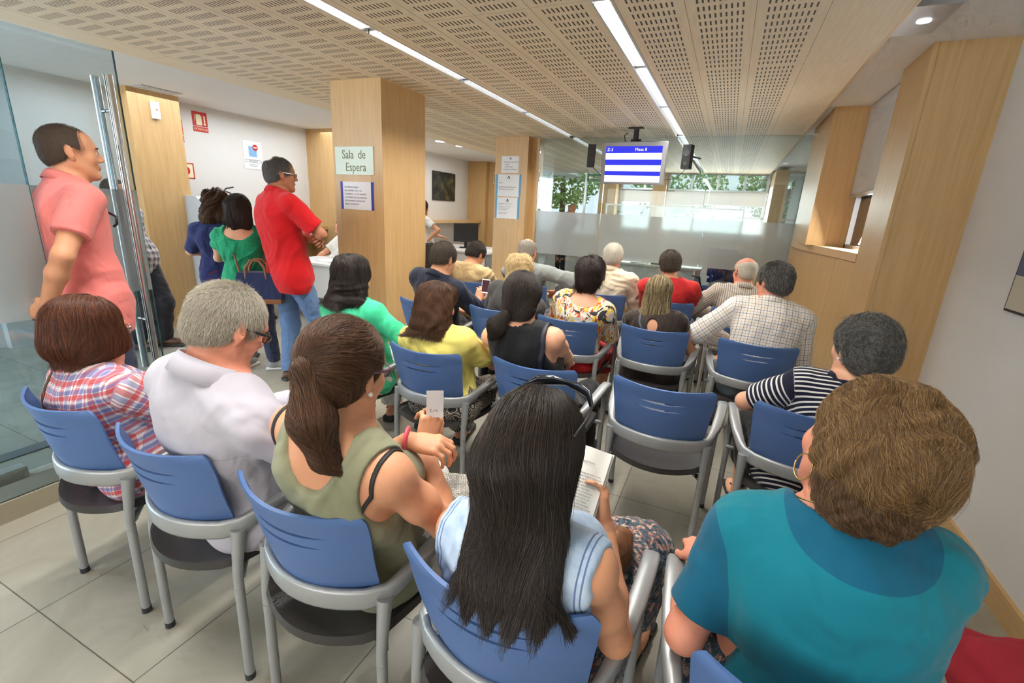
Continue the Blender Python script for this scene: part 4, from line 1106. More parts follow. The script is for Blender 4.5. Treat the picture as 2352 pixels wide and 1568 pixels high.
# ------------------------------------------------------------------ clothing
def seatless(p): return p.P[2] > .75
def top(p, mat, sleeve=1.0, inf=.010, loose=.0, neck=(.012, 0, .0), hem=None, name='shirt', fold=.004, ff=34, extra=None, cuts=None, seed=1, label=None, sleeve_r=1.0, bodyhem=True, h=None, deep=None, armhole=0, clip=None):
    """sleeve: 0 none, 1 elbow, 2 wrist.  neck: (radius, back drop, front drop)"""
    S = Sdf()
    S.copyinf(p.T, inf)
    for q in S.p: q['k'] = max(q['k'], .05)
    S.cap(p.N - p.nax * .03, p.N + p.nax * .012, p.nr + inf, p.nr * 1.06 + inf * .55, k=.03)
    F9 = p.fr(.9)
    for sd in (-1, 1):
        s, e, w = p.S[sd], p.E[sd], p.W[sd]; r1 = p.A.p[0]['ra'] + inf + .004; r2 = (p.A.p[1]['rb'] + inf + loose) * sleeve_r; r3 = p.A.p[3]['rb'] + inf + loose
        if sleeve > 0:
            t = min(sleeve, 1.0); end = s + (e - s) * t; S.cap(s, end, r1, r1 + (r2 - r1) * t, k=.03)
            if sleeve <= 1: S.plane(end - nrm(e - s) * .002, nrm(e - s)) if False else None
            if sleeve > 1: t2 = sleeve - 1; S.cap(e, e + (w - e) * t2, r2, r2 + (r3 - r2) * t2, k=.025)
    if hem is not None:
        for sd in (-1, 1): pass
        S.cap(p.P + V(0, 0, -.02), p.P + V(0, 0, hem), .12, .12, k=.05)
    if hem is not None and seatless(p):
        for sd in (-1, 1): S.cap(p.hip[sd] + V(0, 0, .05), p.hip[sd] + V(0, 0, hem + .02), p.LG.p[0]['ra'] + inf + .014, p.LG.p[0]['ra'] + inf + .016, k=.05)
        S.plane(p.P + V(0, 0, hem - .05), V(0, 0, -1), .006)
    if clip is not None: S.plane(p.P + p.Tn(0) * clip, -p.Tn(0), .01)
    if extra: extra(S)
    r, bk, ft = neck
    c = p.N; st = .030 if r <= .010 else .012; r = p.nr + r
    a_ = F9[:, 0] - p.nax * (F9[:, 0] @ p.nax); a_ = nrm(a_); S.box(c + p.nax * .085, V(.085, .085, .06), np.stack([a_, np.cross(p.nax, a_), p.nax], 1), .003, .004, 's')
    if st < .02: S.cap(c + p.nax * .24, c + p.nax * (st - .25 * (r - p.nr) + .25 * r), r, r, k=.008, op='s')
    if bk: S.ell(c - F9[:, 1] * .06 + p.nax * .03, V(deep or r * 1.15, .11, bk + .02), F9, k=.008, op='s')
    if ft: S.ell(c + F9[:, 1] * .08 + p.nax * .02, V(r * 1.1, .09, ft + .02), F9, k=.008, op='s')
    if sleeve > 0:
        for sd in (-1, 1):
            s, e, w = p.S[sd], p.E[sd], p.W[sd]
            # sleeve mouth: flat cut, hollowed round the arm
            if sleeve <= 1: end = s + (e - s) * sleeve; d = nrm(e - s); rr = p.A.p[1]['rb'] + inf * .3
            else: end = e + (w - e) * (sleeve - 1); d = nrm(w - e); rr = p.A.p[3]['rb'] + inf * .3
            R = (p.A.p[0]['ra'] + inf + loose + .03)
            S.cap(end + d * (R + .0), end + d * (R + .02), R, R, k=.006, op='s') if False else S.box(end + d * .05, V(.09, .05, .09), np.stack([nrm(np.cross(d, [.1, .9, .3])), d, np.cross(nrm(np.cross(d, [.1, .9, .3])), d)], 1), .002, .006, 's')
    elif armhole:
        for sd in (-1, 1):
            s, e = p.S[sd], p.E[sd]; o = F9[:, 0] * sd
            S.ell(s + o * (.085 - armhole) - V(0, 0, .03), V(.07, .10, .13), p.fr(.8), k=.012, op='s')
    if cuts: cuts(S)
    dsp = (lambda P: np.clip(waves(P, fold * 1.5, ff, seed), -.012, .0035)) if fold else None
    return part(p, name, S, mat, h, dsp, label=label)
def trousers(p, mat, inf=.010, length=1.0, name='trousers', fold=.003, seed=3, h=None, waist=.04, flare=0.0, label=None):
    S = Sdf(); S.copyinf(p.T, inf * .5); S.p = [q for q in S.p if q['t'] == 'e' and np.linalg.norm(q['c'] - p.P) < .14]
    for sd in (-1, 1):
        hp, K, An = p.hip[sd], p.K[sd], p.An[sd]; q = p.LG.p[(0 if sd < 0 else 5)]
        S.cap(hp, K, q['ra'] + inf, q['rb'] + inf + .004, k=.045); e = K + (An - K) * length
        S.cap(K, e, q['rb'] + inf + .004, .046 + inf + flare, k=.03)
    S.plane(p.P + p.Tn(0) * (waist + .06), p.Tn(0))
    for sd in (-1, 1):
        d = nrm(p.An[sd] - p.K[sd]); e = p.K[sd] + (p.An[sd] - p.K[sd]) * length; a = nrm(np.cross(d, [.1, .9, .3]))
        S.box(e + d * .05, V(.1, .05, .1), np.stack([a, d, np.cross(a, d)], 1), .002, .006, 's')
    return part(p, name, S, mat, h or max(p.h, .007), lambda P: np.clip(waves(P, fold * 1.4, 40, seed), -.01, .003), label=label)
def skirt(p, mat, length=.55, name='skirt', h=None, inf=.014, label=None):
    S = Sdf(); S.copyinf(p.T, inf * .5); S.p = [q for q in S.p if q['t'] == 'e' and np.linalg.norm(q['c'] - p.P) < .14]
    for sd in (-1, 1):
        hp, K, An = p.hip[sd], p.K[sd], p.An[sd]; S.cap(hp, K, .10, .085, k=.08); S.cap(K, K + (An - K) * length, .08, .085, k=.06)
    S.cap(p.K[-1], p.K[1], .07, .07, k=.08)
    S.plane(p.P + p.Tn(0) * .10, p.Tn(0))
    return part(p, name, S, mat, h or max(p.h, .007), lambda P: waves(P, .004, 36, 5), label=label)
def shoes(p, mat, sole, heel=.0, name='shoe', open_=False):
    for sd in (-1, 1):
        fd = p.foot[sd] if hasattr(p, 'foot') else nrm(p.f + p.r * sd * .15); Ft = np.stack([np.cross(fd, [0, 0, 1]), fd, [0, 0, 1]], 1); c = p.An[sd] * V(1, 1, 0)
        S = Sdf()
        if not open_:
            S.ell(c + fd * .065 + V(0, 0, .048), V(.047, .135, .042), Ft, k=.02); S.cap(c - fd * .02 + V(0, 0, .05), p.An[sd] + V(0, 0, -.005), .042, .044, k=.03)
            S.plane(c + V(0, 0, .012), V(0, 0, -1)); S.plane(p.An[sd] + V(0, 0, .0), V(0, 0, 1))
        else:
            for u in (.03, .085, .125): S.cap(c + fd * u - Ft[:, 0] * .045 + V(0, 0, .035), c + fd * u + V(0, 0, .088 - u * .28), .006, .006, k=.004); S.cap(c + fd * u + Ft[:, 0] * .045 + V(0, 0, .035), c + fd * u + V(0, 0, .088 - u * .28), .006, .006, k=.004)
            S.cap(c - fd * .045 - Ft[:, 0] * .02 + V(0, 0, .1), c + fd * .03 - Ft[:, 0] * .04 + V(0, 0, .1), .006, .006, k=.004)
        o = part(p, name, S, mat, .006, sm=1, attr=False)
        S = Sdf(); S.box(c + fd * .065 + V(0, 0, .014 + heel * .5), V(.042, .14, .014 + heel * .5), Ft, .012)
        part(p, 'sole', S, sole, .006, sm=1, attr=False, parent=o)
def collar(p, mat, r=.010, hgt=.035, open_=.35, tilt=.25, name='collar', flare=.012, label=None):
    """turned down collar band round the neck, open at the throat"""
    F9 = p.fr(.92); bm = []; n = 40; pts = []
    ax = p.nax; r = p.nr + r; c = p.N + p.nax * .012; rt = F9[:, 0]; fw = np.cross(ax, rt)
    prof = [(0, 0), (.002, hgt), (.005, hgt + .003), (.008 + flare * .5, hgt * .6), (.010 + flare, -.012), (.007 + flare, -.013), (.004, hgt * .75), (.003, 0)]
    V_, Q_ = [], []
    for i in range(n + 1):
        a = -PI / 2 + open_ + (2 * PI - 2 * open_) * i / n; a = PI + a  # gap at the front
        d = rt * math.cos(a) + fw * math.sin(a)
        fr_ = .5 - .5 * math.sin(a)
        for q, zz in prof: V_.append(c + d * (r + q) * (1.0 + .06 * (1 - fr_)) + ax * (zz - .02 * (1 - fr_)))
    m = len(prof)
    for i in range(n):
        for j in range(m): Q_.append((i * m + j, (i + 1) * m + j, (i + 1) * m + (j + 1) % m, i * m + (j + 1) % m))
    v = np.array(V_); me = np_mesh(name, v - p.org, np.array(Q_), {'cuv': cuv_of(p, v)})
    o = mesh_obj(name, me, mat, p.root)
    if label: o['label'] = label
    return o
def snap(p, pts, off=.004, inf=0.0):
    S = Sdf(); S.p = p.T.p + p.A.p; pts = np.array([V(q) for q in pts]); m = len(pts) - 1; u = np.linspace(0, m, 8 * m + 1); out = np.stack([np.interp(u, np.arange(m + 1), pts[:, k]) for k in range(3)], 1)
    for _ in range(6):
        d = S.eval(out); g = np.stack([S.eval(out + e) - S.eval(out - e) for e in np.eye(3) * .004], 1); g /= np.linalg.norm(g, axis=1, keepdims=True) + 1e-9
        out = out - g * (d - off - inf)[:, None]
    return list(out)
def tube_np(p, name, pts, r, mat, flat=1, up=None, parent=None, seg=10):
    return MB().tube([Vector(q - p.org) for q in pts], r, seg, True, flat, up).build(name, mat, parent or p.root, smooth=True)
# ------------------------------------------------------------------ hair volumes (head frame)
def cap_hair(p, th=.008, front=.055, nape=-.06, side=.028, bald=0, vol=(1, 1, 1), ears=True, cutback=0):
    """cropped hair shell over the skull"""
    S = Sdf(); hs = p.hs; Rh = p.Rh; L = p.Lh; wd = 1.0 if p.sex == 'm' else .95
    S.ell(L(0, -.017, .033), V(.077 * wd + th, .098 + th * 1.1, .086 + th) * hs * V(vol), Rh, k=.02)
    S.ell(L(0, -.055, -.025), V(.062 + th, .05 + th, .05) * hs, Rh, k=.03)
    S.ell(L(0, .112, -.012), V(.085, .112 - front, .125) * hs, Rh, k=.01, op='s')
    S.plane(L(0, -.08, nape), Rh @ V(0, .45, -1), .006)
    if ears:
        for sd in (-1, 1): S.ell(L(sd * .088, .002, -.022), V(.034, side, .046) * hs, Rh, k=.006, op='s')
    if bald: S.ell(L(0, .015, .115), V(.060, .085, .075) * hs * bald, Rh, k=.012, op='s')
    return S
def hair(p, S, mats, smat, n, seg, step, field, h=None, start=None, name='hair', r0=.0005, disp=None, label=None, **kw):
    o = part(p, name, S, mats, h or max(.004, p.h * .8), disp, sm=1, attr=False, label=label)
    v = p.last[0]
    if start is not None: v = v[start(v)]
    fine = p.h < .0064
    if n and len(v): strands('strand', S, v, field, int(n * (1.9 if fine else 1.4)), seg, step, smat, o, p.org, r0 * (.52 if fine else .7), disp=disp, seed=len(p.key), **kw)
    return o
def f_crown(p, c=(0, -.02, .12), g=.8, back=0.0):
    """combed from the crown, falling under gravity"""
    C = p.Lh(*c); bk = p.Rh @ V(0, -1, 0)
    def F(P):
        d = P - C; d = d / (np.linalg.norm(d, axis=1, keepdims=True) + 1e-6); return d + V(0, 0, -g) + bk * back
    return F
def f_to(p, pt, g=.1):
    T_ = V(pt)
    def F(P):
        d = T_ - P; return d / (np.linalg.norm(d, axis=1, keepdims=True) + 1e-6) + V(0, 0, -g)
    return F
HM = {}
def hm(key, c1, c2, c3, **kw):
    HM[key] = (hair_mat('hair_' + key, srgb(*c1), srgb(*c2), srgb(*c3), strand=False, **kw), hair_mat('strand_' + key, srgb(*c1), srgb(*c2), srgb(*c3), **kw))
hm('dark', (30, 24, 21), (47, 38, 33), (74, 60, 50)); hm('brown', (54, 36, 26), (86, 58, 40), (124, 86, 58)); hm('auburn', (62, 32, 20), (98, 54, 33), (136, 82, 52))
hm('nape', (66, 47, 32), (98, 72, 48), (142, 108, 72)); hm('honey', (84, 62, 40), (130, 100, 64), (182, 144, 94)); hm('grey', (150, 142, 128), (186, 178, 162), (216, 208, 192)); hm('dgrey', (62, 60, 58), (100, 98, 95), (160, 156, 150))
hm('white', (176, 170, 156), (206, 200, 184), (228, 222, 210)); hm('short', (52, 43, 36), (72, 60, 50), (98, 82, 68)); hm('streak', (76, 64, 48), (140, 120, 86), (210, 190, 142))
hm('blond', (176, 144, 94), (216, 188, 134), (238, 218, 176)); hm('plum', (32, 24, 24), (48, 36, 34), (74, 54, 48)); hm('pepper', (120, 114, 104), (160, 152, 140), (196, 188, 174)); hm('buzz', (70, 58, 50), (92, 77, 66), (116, 98, 84))
DENIM = lambda name, c: cloth_mat(name, lambda t, v, a, b: t.mix(t.noise(t.n('TexCoord').outputs['Object'], 60, 4, .7), c, tuple(x * 1.7 + .02 for x in c)), .9)
LEATHER = plain('brown_leather', srgb(86, 54, 34), .5); BLACKL = plain('black_leather', (.02, .02, .02), .4); SOLE = plain('dark_sole', (.03, .028, .026), .7); SOLEW = plain('white_sole', (.75, .75, .72), .6)
# ================================================================== CAST : row nearest the camera
def plaid_pat(t, v, a, b):
    white, red, blue = srgb(222, 216, 220), srgb(190, 34, 40), srgb(62, 78, 150)
    def st(x, ph):
        y = t.math('ADD', x, ph)
        return band(t, y, .052, 0, .32), band(t, y, .052, .40, .70), band(t, y, .052, .80, .88)
    r1, b1, l1 = st(a, 0.0); r2, b2, l2 = st(b, .02)
    c = t.mix(t.math('MULTIPLY', r1, .68), white, red); c = t.mix(t.math('MULTIPLY', b1, .55), c, blue); c = t.mix(t.math('MULTIPLY', l1, .7), c, red)
    c = t.mix(t.math('MULTIPLY', r2, .68), c, red); c = t.mix(t.math('MULTIPLY', b2, .55), c, blue); return t.mix(t.math('MULTIPLY', l2, .6), c, white)
PLAID = cloth_mat('red_blue_plaid_cotton', plaid_pat)
def seam(t, x, at, w=.0018): return t.math('LESS_THAN', t.math('ABSOLUTE', t.math('SUBTRACT', x, at)), w)
def torso_only(t, m): return t.math('MULTIPLY', m, t.math('LESS_THAN', t.bone, 1.0))
WSH = cloth_mat('white_shirt_cotton', lambda t, v, a, b: t.mix(t.math('MULTIPLY', torso_only(t, t.math('MAXIMUM', seam(t, b, .335), t.math('MULTIPLY', seam(t, a, -.02), t.math('LESS_THAN', b, .335)))), .35), srgb(186, 183, 194), srgb(120, 117, 140)), .8, .2)
OLIVE = cloth_mat('olive_viscose', lambda t, v, a, b: t.mix(torso_only(t, t.math('MULTIPLY', seam(t, b, .27, .0014), .5)), t.mix(t.math('MULTIPLY', t.noise(v, 14, 4), .35), srgb(142, 142, 114), srgb(112, 112, 88)), srgb(84, 86, 66)), .75, .35)
def ldenim(t, v, a, b):
    ob = t.n('TexCoord').outputs['Object']
    c = t.ramp(t.noise(ob, 16, 5, .7), [(.3, srgb(146, 174, 208)), (.7, srgb(198, 214, 232))])
    s = t.math('MAXIMUM', seam(t, b, .285, .0016), seam(t, b, .275, .0016))
    s = t.math('MAXIMUM', s, t.math('MAXIMUM', seam(t, t.math('ABSOLUTE', a), .150, .0016), seam(t, t.math('ABSOLUTE', a), .160, .0016)))
    return t.mix(t.math('MULTIPLY', torso_only(t, s), .8), c, srgb(62, 88, 140))
LDEN = cloth_mat('washed_denim', ldenim, .85, .3)
def teal_pat(p):
    def f(t, v, a, b):
        base, dark = srgb(8, 122, 140), srgb(6, 92, 122)
        c = t.mix(t.math('MULTIPLY', t.noise(v, 8, 3), .25), base, srgb(4, 100, 122))
        q = p.N - V(p.P[0], p.P[1], 0) + V(.02, -.01, .0)
        d = t.n('VectorMath', {0: t.n('TexCoord').outputs['Object'], 1: tuple(q)}, operation='DISTANCE').outputs['Value']
        return t.mix(t.math('MAXIMUM', torso_only(t, t.math('LESS_THAN', d, .125)), t.math('GREATER_THAN', t.bone, 1.0)), c, dark)
    return f
JEANS = DENIM('blue_jeans', srgb(78, 104, 140)); DJEANS = DENIM('dark_jeans', srgb(34, 42, 64)); LJEANS = DENIM('pale_blue_jeans', srgb(128, 156, 192))
WPANT = cloth_mat('white_cotton', srgb(218, 214, 206)); BPANT = cloth_mat('black_cotton', srgb(24, 24, 26)); KHAKI = cloth_mat('khaki_cotton', srgb(170, 156, 128))
def paisley(c0, c1, sc):
    def f(t, v, a, b):
        ob = t.n('TexCoord').outputs['Object']
        w = t.n('TexVoronoi', {'Vector': ob, 'Scale': sc}).outputs[0]; ww = t.math('FRACT', t.math('MULTIPLY', w, 4.0))
        return t.mix(t.math('GREATER_THAN', t.math('ADD', ww, t.math('MULTIPLY', t.noise(ob, sc * 2, 3), .5)), .75), c0, c1)
    return f
PAIS = cloth_mat('black_cream_paisley', paisley(srgb(34, 32, 34), srgb(168, 158, 140), 26))
PAIS2 = cloth_mat('dark_floral_print', lambda t, v, a, b: t.ramp(t.noise(t.n('TexCoord').outputs['Object'], 30, 4, .7, 1.5), [(.38, srgb(24, 24, 32)), (.5, srgb(60, 96, 110)), (.56, srgb(150, 80, 70)), (.62, srgb(200, 190, 170)), (.7, srgb(30, 30, 36))]))
def H_up(p, n=1.0): return p.Rh @ V(0, 0, n)
# ---- woman in plaid, auburn bob
p = person('plaid_w', 'auburn bobbed woman in a red and blue plaid shirt seated at the kerb end', (-1.99, 0.895, 0.53), (-2.03, .835, 1.05), (10, 6, 0), 0, 'f', w=1.08, skin='rosy', h=.006, fat=1.08, slouch=.03)
p = finish(p)
top(p, PLAID, 1.35, .011, .012, (.012, 0, .03), None, seed=2, fold=.004, ff=30)
collar(p, PLAID, .010, .022, .4, flare=.014); trousers(p, PAIS2); shoes(p, BLACKL, SOLE)
S = Sdf(); L = p.Lh
S.ell(L(0, -.028, .042), V(.098, .112, .096), p.Rh, k=.03); S.ell(L(0, -.045, -.035), V(.106, .098, .078), p.Rh, k=.04)
for sd in (-1, 1): S.ell(L(sd * .075, .015, -.035), V(.028, .055, .07), p.Rh, k=.03)
S.ell(L(0, .128, -.03), V(.070, .072, .13), p.Rh, k=.012, op='s'); S.plane(L(0, -.05, -.098), p.Rh @ V(0, .35, -1), .015)
hair(p, S, HM['auburn'][0], HM['auburn'][1], 9000, 9, .012, f_crown(p, (.01, .02, .14), .9), r0=.0006, noise=.10, clump=.7, free=lambda P: ((P - p.Ho) @ p.Rh)[:, 2] < -.092, stop=lambda P: ((P - p.Ho) @ p.Rh)[:, 2] < -.112)
def glasses(p, mat, lens=True, sc=1.0, name='glasses'):
    L = p.Lh; mb = MB(); v = lambda q: Vector(q - p.org)
    for sd in (-1, 1):
        c = [(sd * (.034 + .025 * math.cos(a)), .103 - .012 * abs(math.cos(a) * (sd * math.cos(a) > 0)), .004 + .017 * math.sin(a)) for a in np.linspace(0, 2 * PI, 21)]
        mb.tube([v(L(*q)) for q in c], .0022, 6)
        mb.tube([v(L(sd * .060, .094, .012)), v(L(sd * .077, .05, .012)), v(L(sd * .082, -.01, .016)), v(L(sd * .081, -.035, .0))], .0028, 6, flat=1.6)
    mb.tube([v(L(-.010, .106, .008)), v(L(0, .110, .011)), v(L(.010, .106, .008))], .002, 6)
    o = mb.build(name, mat, p.root, smooth=True)
    mb = MB()
    for sd in (-1, 1): mb.lathe([(.0235, -.0004), (.0235, .0004)], seg=20).xform(Matrix.Identity(4)) if False else mb.bm.faces.new([mb.bm.verts.new(v(L(sd * .034 + .024 * math.cos(a), .1025, .004 + .016 * math.sin(a)))) for a in np.linspace(0, 2 * PI, 21)[:-1]])
    mb.build('lens', M['glass'], o); return o
glasses(p, M['steel'])
tube_np(p, 'bag_strap', snap(p, [p.S[-1] * .6 + p.N * .4 + V(0, .05, .062), p.S[-1] * .6 + p.N * .4 + V(.01, -.02, .066), p.B(.75) + V(-.07, -.115, .02), p.B(.6) + V(-.05, -.13, 0), p.B(.45) + V(-.03, -.14, 0)], .014), .007, LEATHER, .4)
# ---- grey haired man in white shirt
p = person('white_m', 'grey haired man with dark glasses in a white shirt looking down', (-1.39, 0.915, 0.54), (-1.30, .865, 1.175), (-6, 28, 3), -4, 'm', w=1.05, skin='rosy', h=.0055, fat=1.12, slouch=.03, neck_len=.98, shz=-.025, armR=dict(w=(-1.20, 1.10, .80), pole=(.8, -.5, -.5), d=(-.5, .8, .1), n=(.2, -.1, 1)), armL=dict(w=(-1.42, 1.16, .76), pole=(-.8, -.5, -.4), d=(.7, .6, .1), n=(0, 0, 1)), sh=.185)
p = finish(p, .0035)
top(p, WSH, 2.0, .012, .016, (.006, 0, .04), None, seed=5, fold=.005, ff=26)
collar(p, WSH, .016, .044, .35, flare=.014); trousers(p, JEANS); shoes(p, BLACKL, SOLE); glasses(p, M['black'])
S = cap_hair(p, .007, .052, -.062)
hair(p, S, HM['pepper'][0], HM['grey'][1], 16000, 3, .0055, f_crown(p, (0, .02, .13), .9), r0=.0006, lift=.45, noise=.25, taper=.2)
tube_np(p, 'wrist_watch', [p.W[1] + p.r * .03 * math.cos(a) + V(0, 0, .03) * math.sin(a) for a in np.linspace(0, 6.28, 15)], .005, M['black'])
# ---- ponytail woman, olive top
p = person('pony_w', 'woman with a brown ponytail and pink watch in an olive sleeveless top', (-0.835, 0.945, 0.53), (-.768, .772, 1.163), (2, 12, 0), -6, 'f', w=1.0, skin='mid', h=.0048, fat=1.02, sh=.158, slouch=.03,
           armR=dict(w=(-.715, 1.02, .845), pole=(.7, -.4, -.8), d=(-.05, .55, .9), n=(.75, -.5, .3), side=1, kw=dict(curl=(.75, .85, .9, .9), thumb=(.3, .5))),
           armL=dict(w=(-.70, .92, .915), pole=(-.6, .2, -.9), d=(.85, .42, -.12), n=(.1, -.25, 1), side=-1, kw=dict(curl=(.55, .6, .62, .6), thumb=(.15, .25))))
p = finish(p, .0032); PONY = p
def olive_cut(S):
    F = p.fr(.9); S.ell(p.N - F[:, 1] * .10 + F[:, 2] * .005, V(.080, .13, .085), F, k=.012, op='s')
top(p, OLIVE, 0, .011, .0, (.03, .06, .06), None, seed=8, fold=.006, ff=24, armhole=.058, cuts=olive_cut, name='top')
trousers(p, WPANT); shoes(p, LEATHER, SOLE, open_=True)
bra = plain('black_strap', (.012, .012, .012), .6)
F = p.fr(.8)
for sd, nm in ((1, 'bra_strap'), (-1, 'bra_strap')):
    s = p.S[sd] * 1.0
    tube_np(p, nm, snap(p, [s + F[:, 1] * .06 + V(0, 0, .03), s + F[:, 1] * .02 + V(0, 0, .06), s - F[:, 1] * .03 + V(0, 0, .05), s - F[:, 1] * .07 + V(0, 0, .0), s - F[:, 1] * .09 - V(0, 0, .05) - p.r * sd * .015, s - F[:, 1] * .09 - V(0, 0, .09) - p.r * sd * .03], .001), .0065, bra, .3)
S = Sdf(); L = p.Lh
S.ell(L(0, -.02, .04), V(.086, .106, .094), p.Rh, k=.02); S.ell(L(0, -.05, -.02), V(.072, .07, .06), p.Rh, k=.03); S.ell(L(0, .122, -.02), V(.085, .062, .13), p.Rh, k=.01, op='s')
for sd in (-1, 1): S.ell(L(sd * .09, .005, -.025), V(.03, .028, .05), p.Rh, k=.006, op='s')
S.plane(L(0, -.08, -.075), p.Rh @ V(0, .5, -1), .01)
tie = L(-.004, -.116, .02); end = V(-.728, .665, .985)
hair(p, S, HM['brown'][0], HM['brown'][1], 9000, 8, .012, f_to(p, tie, 0), r0=.0006, noise=.06, clump=.5, stop=lambda P: np.linalg.norm(P - tie, axis=1) < .022)
S = Sdf(); mid = tie * .45 + end * .55 + V(-.002, -.012, .0)
S.cap(L(-.01, -.10, .015), tie, .026, .022, k=.01); S.cap(tie, mid, .024, .040, k=.02); S.cap(mid, end, .040, .028, k=.03); S.cap(end, end + V(.035, .01, -.03), .022, .008, k=.02)
hair(p, S, HM['brown'][0], HM['brown'][1], 6500, 12, .016, lambda P: np.where((np.linalg.norm(P - mid, axis=1) > 9)[:, None], 0, nrm(end - tie)[None] + np.zeros_like(P)), r0=.0006, noise=.10, clump=.8, name='ponytail')
tube_np(p, 'hair_tie', [tie + p.Rh @ V(math.cos(a) * .026, 0.0, math.sin(a) * .026) for a in np.linspace(0, 6.28, 15)], .006, bra)
MB().lathe([(.001, -.006), (.0045, -.004), (.006, 0), (.0045, .004), (.001, .006)], tuple(L(.078, .0, -.038) - p.org), 12).build('earring', plain('pearl', (.85, .83, .8), .2), p.root, smooth=True)
glasses(p, plain('mauve_frame', srgb(110, 70, 96), .3))
w = p.W[-1]; d = nrm(V(p.hand[-1]['d'])); e1 = nrm(np.cross(d, [0, 0, 1])); e2 = np.cross(e1, d); wc = w - d * .004
wt = tube_np(p, 'wrist_watch', [wc + e1 * .030 * math.cos(a) + e2 * .026 * math.sin(a) for a in np.linspace(0, 6.28, 25)], .014, plain('pink_plastic', srgb(226, 84, 104), .4), .45, up=d)
wt['label'] = 'pink chain link watch'
# ---- long dark hair, reading
p = person('dark_w', 'woman with very long dark hair and sunglasses on her head, reading a book', (-0.265, 0.945, 0.52), (-.283, .785, 1.085), (-12, 22, 0), -4, 'f', w=1.0, skin='mid', h=.0048, sh=.148, slouch=.025, neck_len=1.12, tilt=.018,
           armR=dict(w=(-.165, 1.02, .765), pole=(.35, -.5, -.8), d=(-.25, .45, .85), n=(.85, .35, .1), side=1, kw=dict(curl=(.35, .4, .45, .5), thumb=(.2, .2))),
           armL=dict(w=(-.365, 1.00, .80), pole=(-.6, -.4, -.8), d=(.75, .5, .3), n=(-.1, -.4, 1), side=-1, kw=dict(curl=(.4, .5, .5, .5), thumb=(.6, .3))))
p = finish(p, .0034); DARK = p
top(p, LDEN, 0, .013, .01, (.014, 0, .04), None, seed=11, fold=.006, ff=26, armhole=.004, name='sleeveless_shirt')
skirt(p, PAIS2, .55); shoes(p, LEATHER, SOLE, open_=True)
S = Sdf(); L = p.Lh
S.ell(L(0, -.02, .038), V(.087, .106, .094), p.Rh, k=.02); S.ell(L(0, .124, -.03), V(.072, .066, .125), p.Rh, k=.012, op='s')
for sd in (-1, 1): S.ell(L(sd * .062, -.018, -.05), V(.036, .06, .10), p.Rh, k=.03)
S.cap(L(0, -.07, -.03), V(-.278, .695, .965), .080, .066, k=.04)
for a_, b_, hx in ((V(-.278, .695, .965), V(-.268, .650, .885), .080), (V(-.268, .650, .885), V(-.262, .615, .825), .080)):
    m_ = (a_ + b_) / 2; u_ = nrm(a_ - b_); F_ = np.stack([V(1, 0, 0), nrm(np.cross(u_, V(1, 0, 0))), u_], 1); S.ell(m_, V(hx + .012, .034, .085), F_, k=.045)
hemz = .848
S.plane(V(0, 0, hemz), V(0, 0, -1), .01)
def fdark(P):
    q = (P - p.Ho) @ p.Rh; d = P - L(0, .0, .13); d = d / (np.linalg.norm(d, axis=1, keepdims=True) + 1e-6); dn = V(0, -.12, -1) + 0 * d
    wgt = np.clip((q[:, 2:3] + .02) / .08, 0, 1); return dn * (1 - wgt) + (d + V(0, -.5, -.5)) * wgt
hair(p, S, HM['dark'][0], HM['dark'][1], 15000, 14, .017, fdark, r0=.00065, noise=.045, clump=.55, free=lambda P: P[:, 2] < hemz + .022, stop=lambda P: P[:, 2] < hemz - .018 + .022 * np.sin(P[:, 0] * 140))
v_ = lambda *q: Vector(L(*q) - p.org)
arc = [(-.082, .022, .118), (-.062, .040, .139), (-.03, .050, .148), (0, .053, .150), (.03, .050, .148), (.062, .040, .139), (.082, .022, .118)]
so = MB().tube([v_(*q) for q in arc], [.006, .012, .012, .006, .012, .012, .006], 10, True, .45, up=tuple(p.Rh @ V(0, 1, .6))).build('sunglasses', plain('dark_lens', (.012, .014, .02), .12), p.root, smooth=True)
for sd in (-1, 1): MB().tube([v_(sd * .082, .022, .118), v_(sd * .093, -.015, .092), v_(sd * .096, -.055, .062)], .003, 8).build('temple', M['black'], so, smooth=True)
# ---- teal woman
p = person('teal_w', 'large woman with short wavy brown hair and hoop earrings in a teal blouse', (0.29, 0.965, 0.54), (.300, .99, 1.14), (20, 2, 14), 2, 'f', w=1.02, dp=1.15, skin='rosy', h=.0048, fat=1.13, sh=.150, slouch=.03, hs=1.0,
           armL=dict(w=(.07, 1.12, .69), pole=(-.25, -.6, -.7), d=(-.15, .9, -.15), n=(-.3, 0, 1), side=-1, kw=dict(curl=(.5, .55, .55, .6), thumb=(.4, .3))), armR='lap')
p = finish(p, .0036); TEAL = cloth_mat('teal_jersey', teal_pat(p), .8, .2)
top(p, TEAL, .78, .014, .016, (.022, 0, .05), None, seed=14, fold=.0045, ff=22, name='blouse')
skirt(p, PAIS2, .6); shoes(p, BLACKL, SOLE)
S = Sdf(); L = p.Lh
S.ell(L(.005, -.03, .055), V(.098, .112, .096), p.Rh, k=.03); S.ell(L(.01, -.055, -.01), V(.100, .092, .083), p.Rh, k=.04); S.plane(L(0, -.05, -.060), p.Rh @ V(0, .25, -1), .02)
S.ell(L(0, .13, -.03), V(.085, .085, .13), p.Rh, k=.012, op='s')
for sd in (-1, 1): S.ell(L(sd * .098, .012, -.035), V(.03, .03, .05), p.Rh, k=.008, op='s')
S.plane(L(0, -.06, -.115), p.Rh @ V(0, .3, -1), .02)
hair(p, S, HM['honey'][0], HM['honey'][1], 30000, 9, .011, f_crown(p, (-.03, .05, .13), .6, .35), r0=.00042, noise=.08, clump=.7, wave=.45, wfreq=80, off=.002, disp=lambda P: waves(P, .006, 50, 4))
